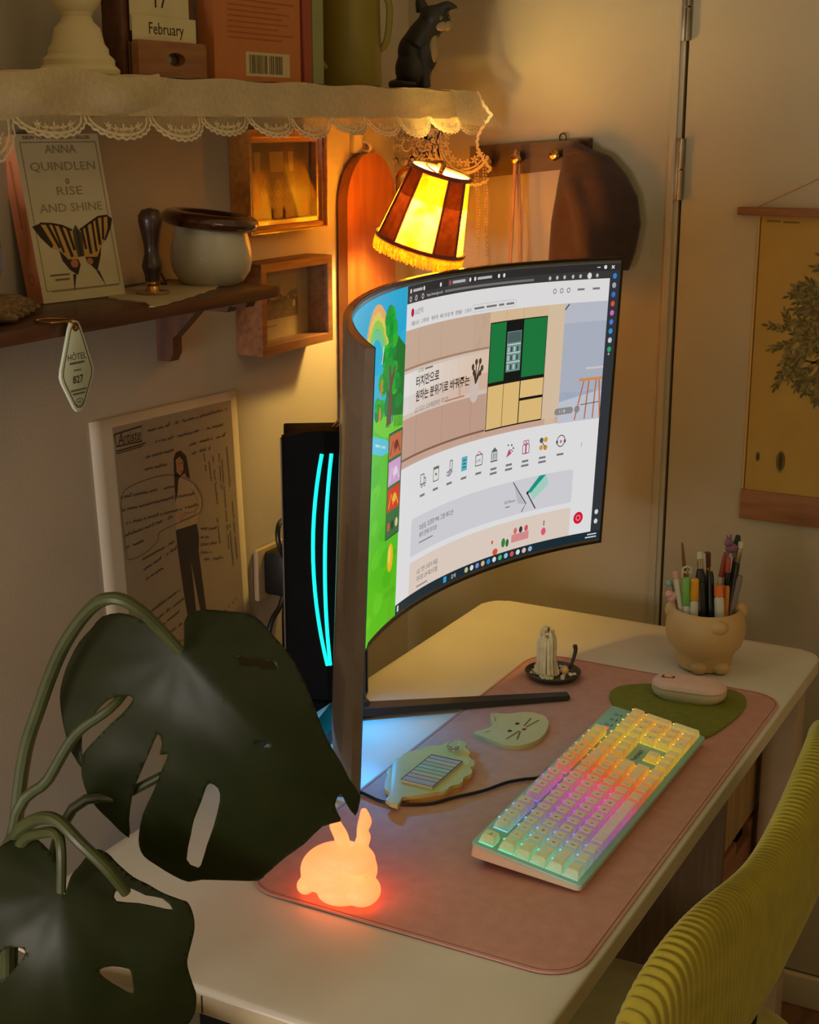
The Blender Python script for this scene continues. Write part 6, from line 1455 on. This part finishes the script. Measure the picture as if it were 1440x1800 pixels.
L1 = [(.1, 0), (2.7, -5.9), (1.5, -20.8), (6.1, -27.7), (17, -30.7), (32.9, -29.1), (50.7, -27.1), (60.6, -20.8), (70.6, -9.9), (80.5, 1), (88.4, 12.9), (96.4, 28.8), (103.3, 46.7), (110.3, 66.5), (116.2, 79.4), (124.2, 94.3), (130.1, 108.2), (136.5, 119.1), (137.5, 129.1), (134.1, 140.4), (127.1, 128.1), (122.6, 119.1), (118.2, 128.1), (120.6, 138), (121.8, 144.9), (107.3, 148.9), (92.4, 164.8), (76.5, 177.7), (66, 188.6), (56.7, 198.5), (49.7, 205.1), (30.9, 204.5), (3.1, 203.1), (-8.8, 205.5), (-20.7, 199.5), (-34.6, 189.6), (-44.6, 181.7), (-47.9, 171.7), (-46.5, 158.8), (-40.6, 140), (-28.7, 118.2), (-22.7, 104.3), (-18.4, 95.3), (-14, 85.2), (-21.3, 86.4), (-18.4, 76.5), (-21.5, 68.5), (-30.7, 86.4), (-40.6, 106.2), (-48.5, 124.1), (-54.5, 147.9), (-56.5, 165), (-72.3, 149.9), (-82.3, 140), (-90.2, 128.1), (-93.8, 112.2), (-92.8, 100.3), (-91.6, 93.3), (-86.2, 86.4), (-76.3, 76.5), (-64.4, 64.6), (-52.5, 54.6), (-43.6, 44.7), (-41.6, 39.7), (-50.5, 39.3), (-64.8, 44.3), (-76.3, 54.6), (-86.2, 66.5), (-91.6, 76.5), (-92.2, 92.3), (-93.8, 103.7), (-99.1, 96.3), (-104.1, 88.4), (-109.7, 68.5), (-112.4, 46.7), (-109.1, 30.8), (-102.1, 14.9), (-92.2, -.9), (-80.3, -12.9), (-70.4, -22.8), (-54.5, -26.7), (-40.6, -24.8), (-28.7, -19.8), (-16.8, -12.9), (-6.8, -3.9)]
H1 = [[(19, 108.8), (25.5, 113.2), (26.1, 124.1), (19, 147.9), (11, 167.8), (3.5, 188.6), (-.9, 190.2), (-7.8, 182.7), (-.9, 156.9), (3.5, 142), (11.4, 124.1), (15, 114.2)], [(43.2, 5.6), (47.7, 4.4), (52.3, 7), (68.6, 9), (72.6, 12), (73.7, 16.1), (62.6, 14.1), (48.7, 11)], [(58.7, 72.9), (63.6, 70.9), (68.2, 72.5), (67.8, 75.3), (62.6, 76.1)]]
L2 = [(1.1, 1), (4.3, -11.3), (9.6, -17.9), (18.2, -28), (28.6, -25.5), (38.1, -17), (49.4, -7.1), (60.8, -.9), (72.2, 5.8), (85.5, 11.8), (91.5, 15.3), (95.3, 25.7), (95.9, 36.1), (94, 45.6), (90.4, 60.8), (91.5, 72.1), (93.1, 81.6), (94.6, 96.8), (87.4, 121.4), (60.8, 146.1), (26.7, 157.5), (-7.4, 159.4), (-45.4, 149.9), (-70, 127.1), (-83.3, 93), (-89, 55.1), (-83.3, 17.1), (-70, -15.1), (-56.7, -28.4), (-41.6, -34.4), (-30.2, -34.4), (-20.7, -30.3), (-11.2, -23.6), (-4.6, -15.1), (-1.4, -3.7)]
H2 = [[(37.5, 2.4), (41.9, .1), (49.4, 1), (59.9, 6.7), (72.2, 9.9), (80.2, 18.7), (68.4, 15.6), (55.1, 11.8), (39, 8.6)], [(27.3, 59.2), (36.2, 57.9), (45.7, 60.8), (49.1, 63.6), (50, 74), (49.4, 83.5), (40, 75.9), (30.5, 66.5)], [(-58.6, 66.5), (-53, 51.3), (-45.4, 44.3), (-34, 42.2), (-29.3, 44.6), (-31.1, 50.3), (-39.7, 60.8), (-51.1, 72.1)]]
def facing(loc, tilt=0):
    M = Matrix.Identity(4)
    for i in range(3): M[i][0] = RX[i]; M[i][1] = DN[i]; M[i][2] = FW[i]
    M.translation = loc
    return M
monstera_leaf(smoothloop(L1, 2), [smoothloop(h, 2) for h in H1], (134, 140), facing((.846, .6525, 1.1265)), 1.0, 6.0)
monstera_leaf(smoothloop(L2, 3), [smoothloop(h, 2) for h in H2], (6, 158), facing((.7455, .6965, .9545)), .8, 8.0)
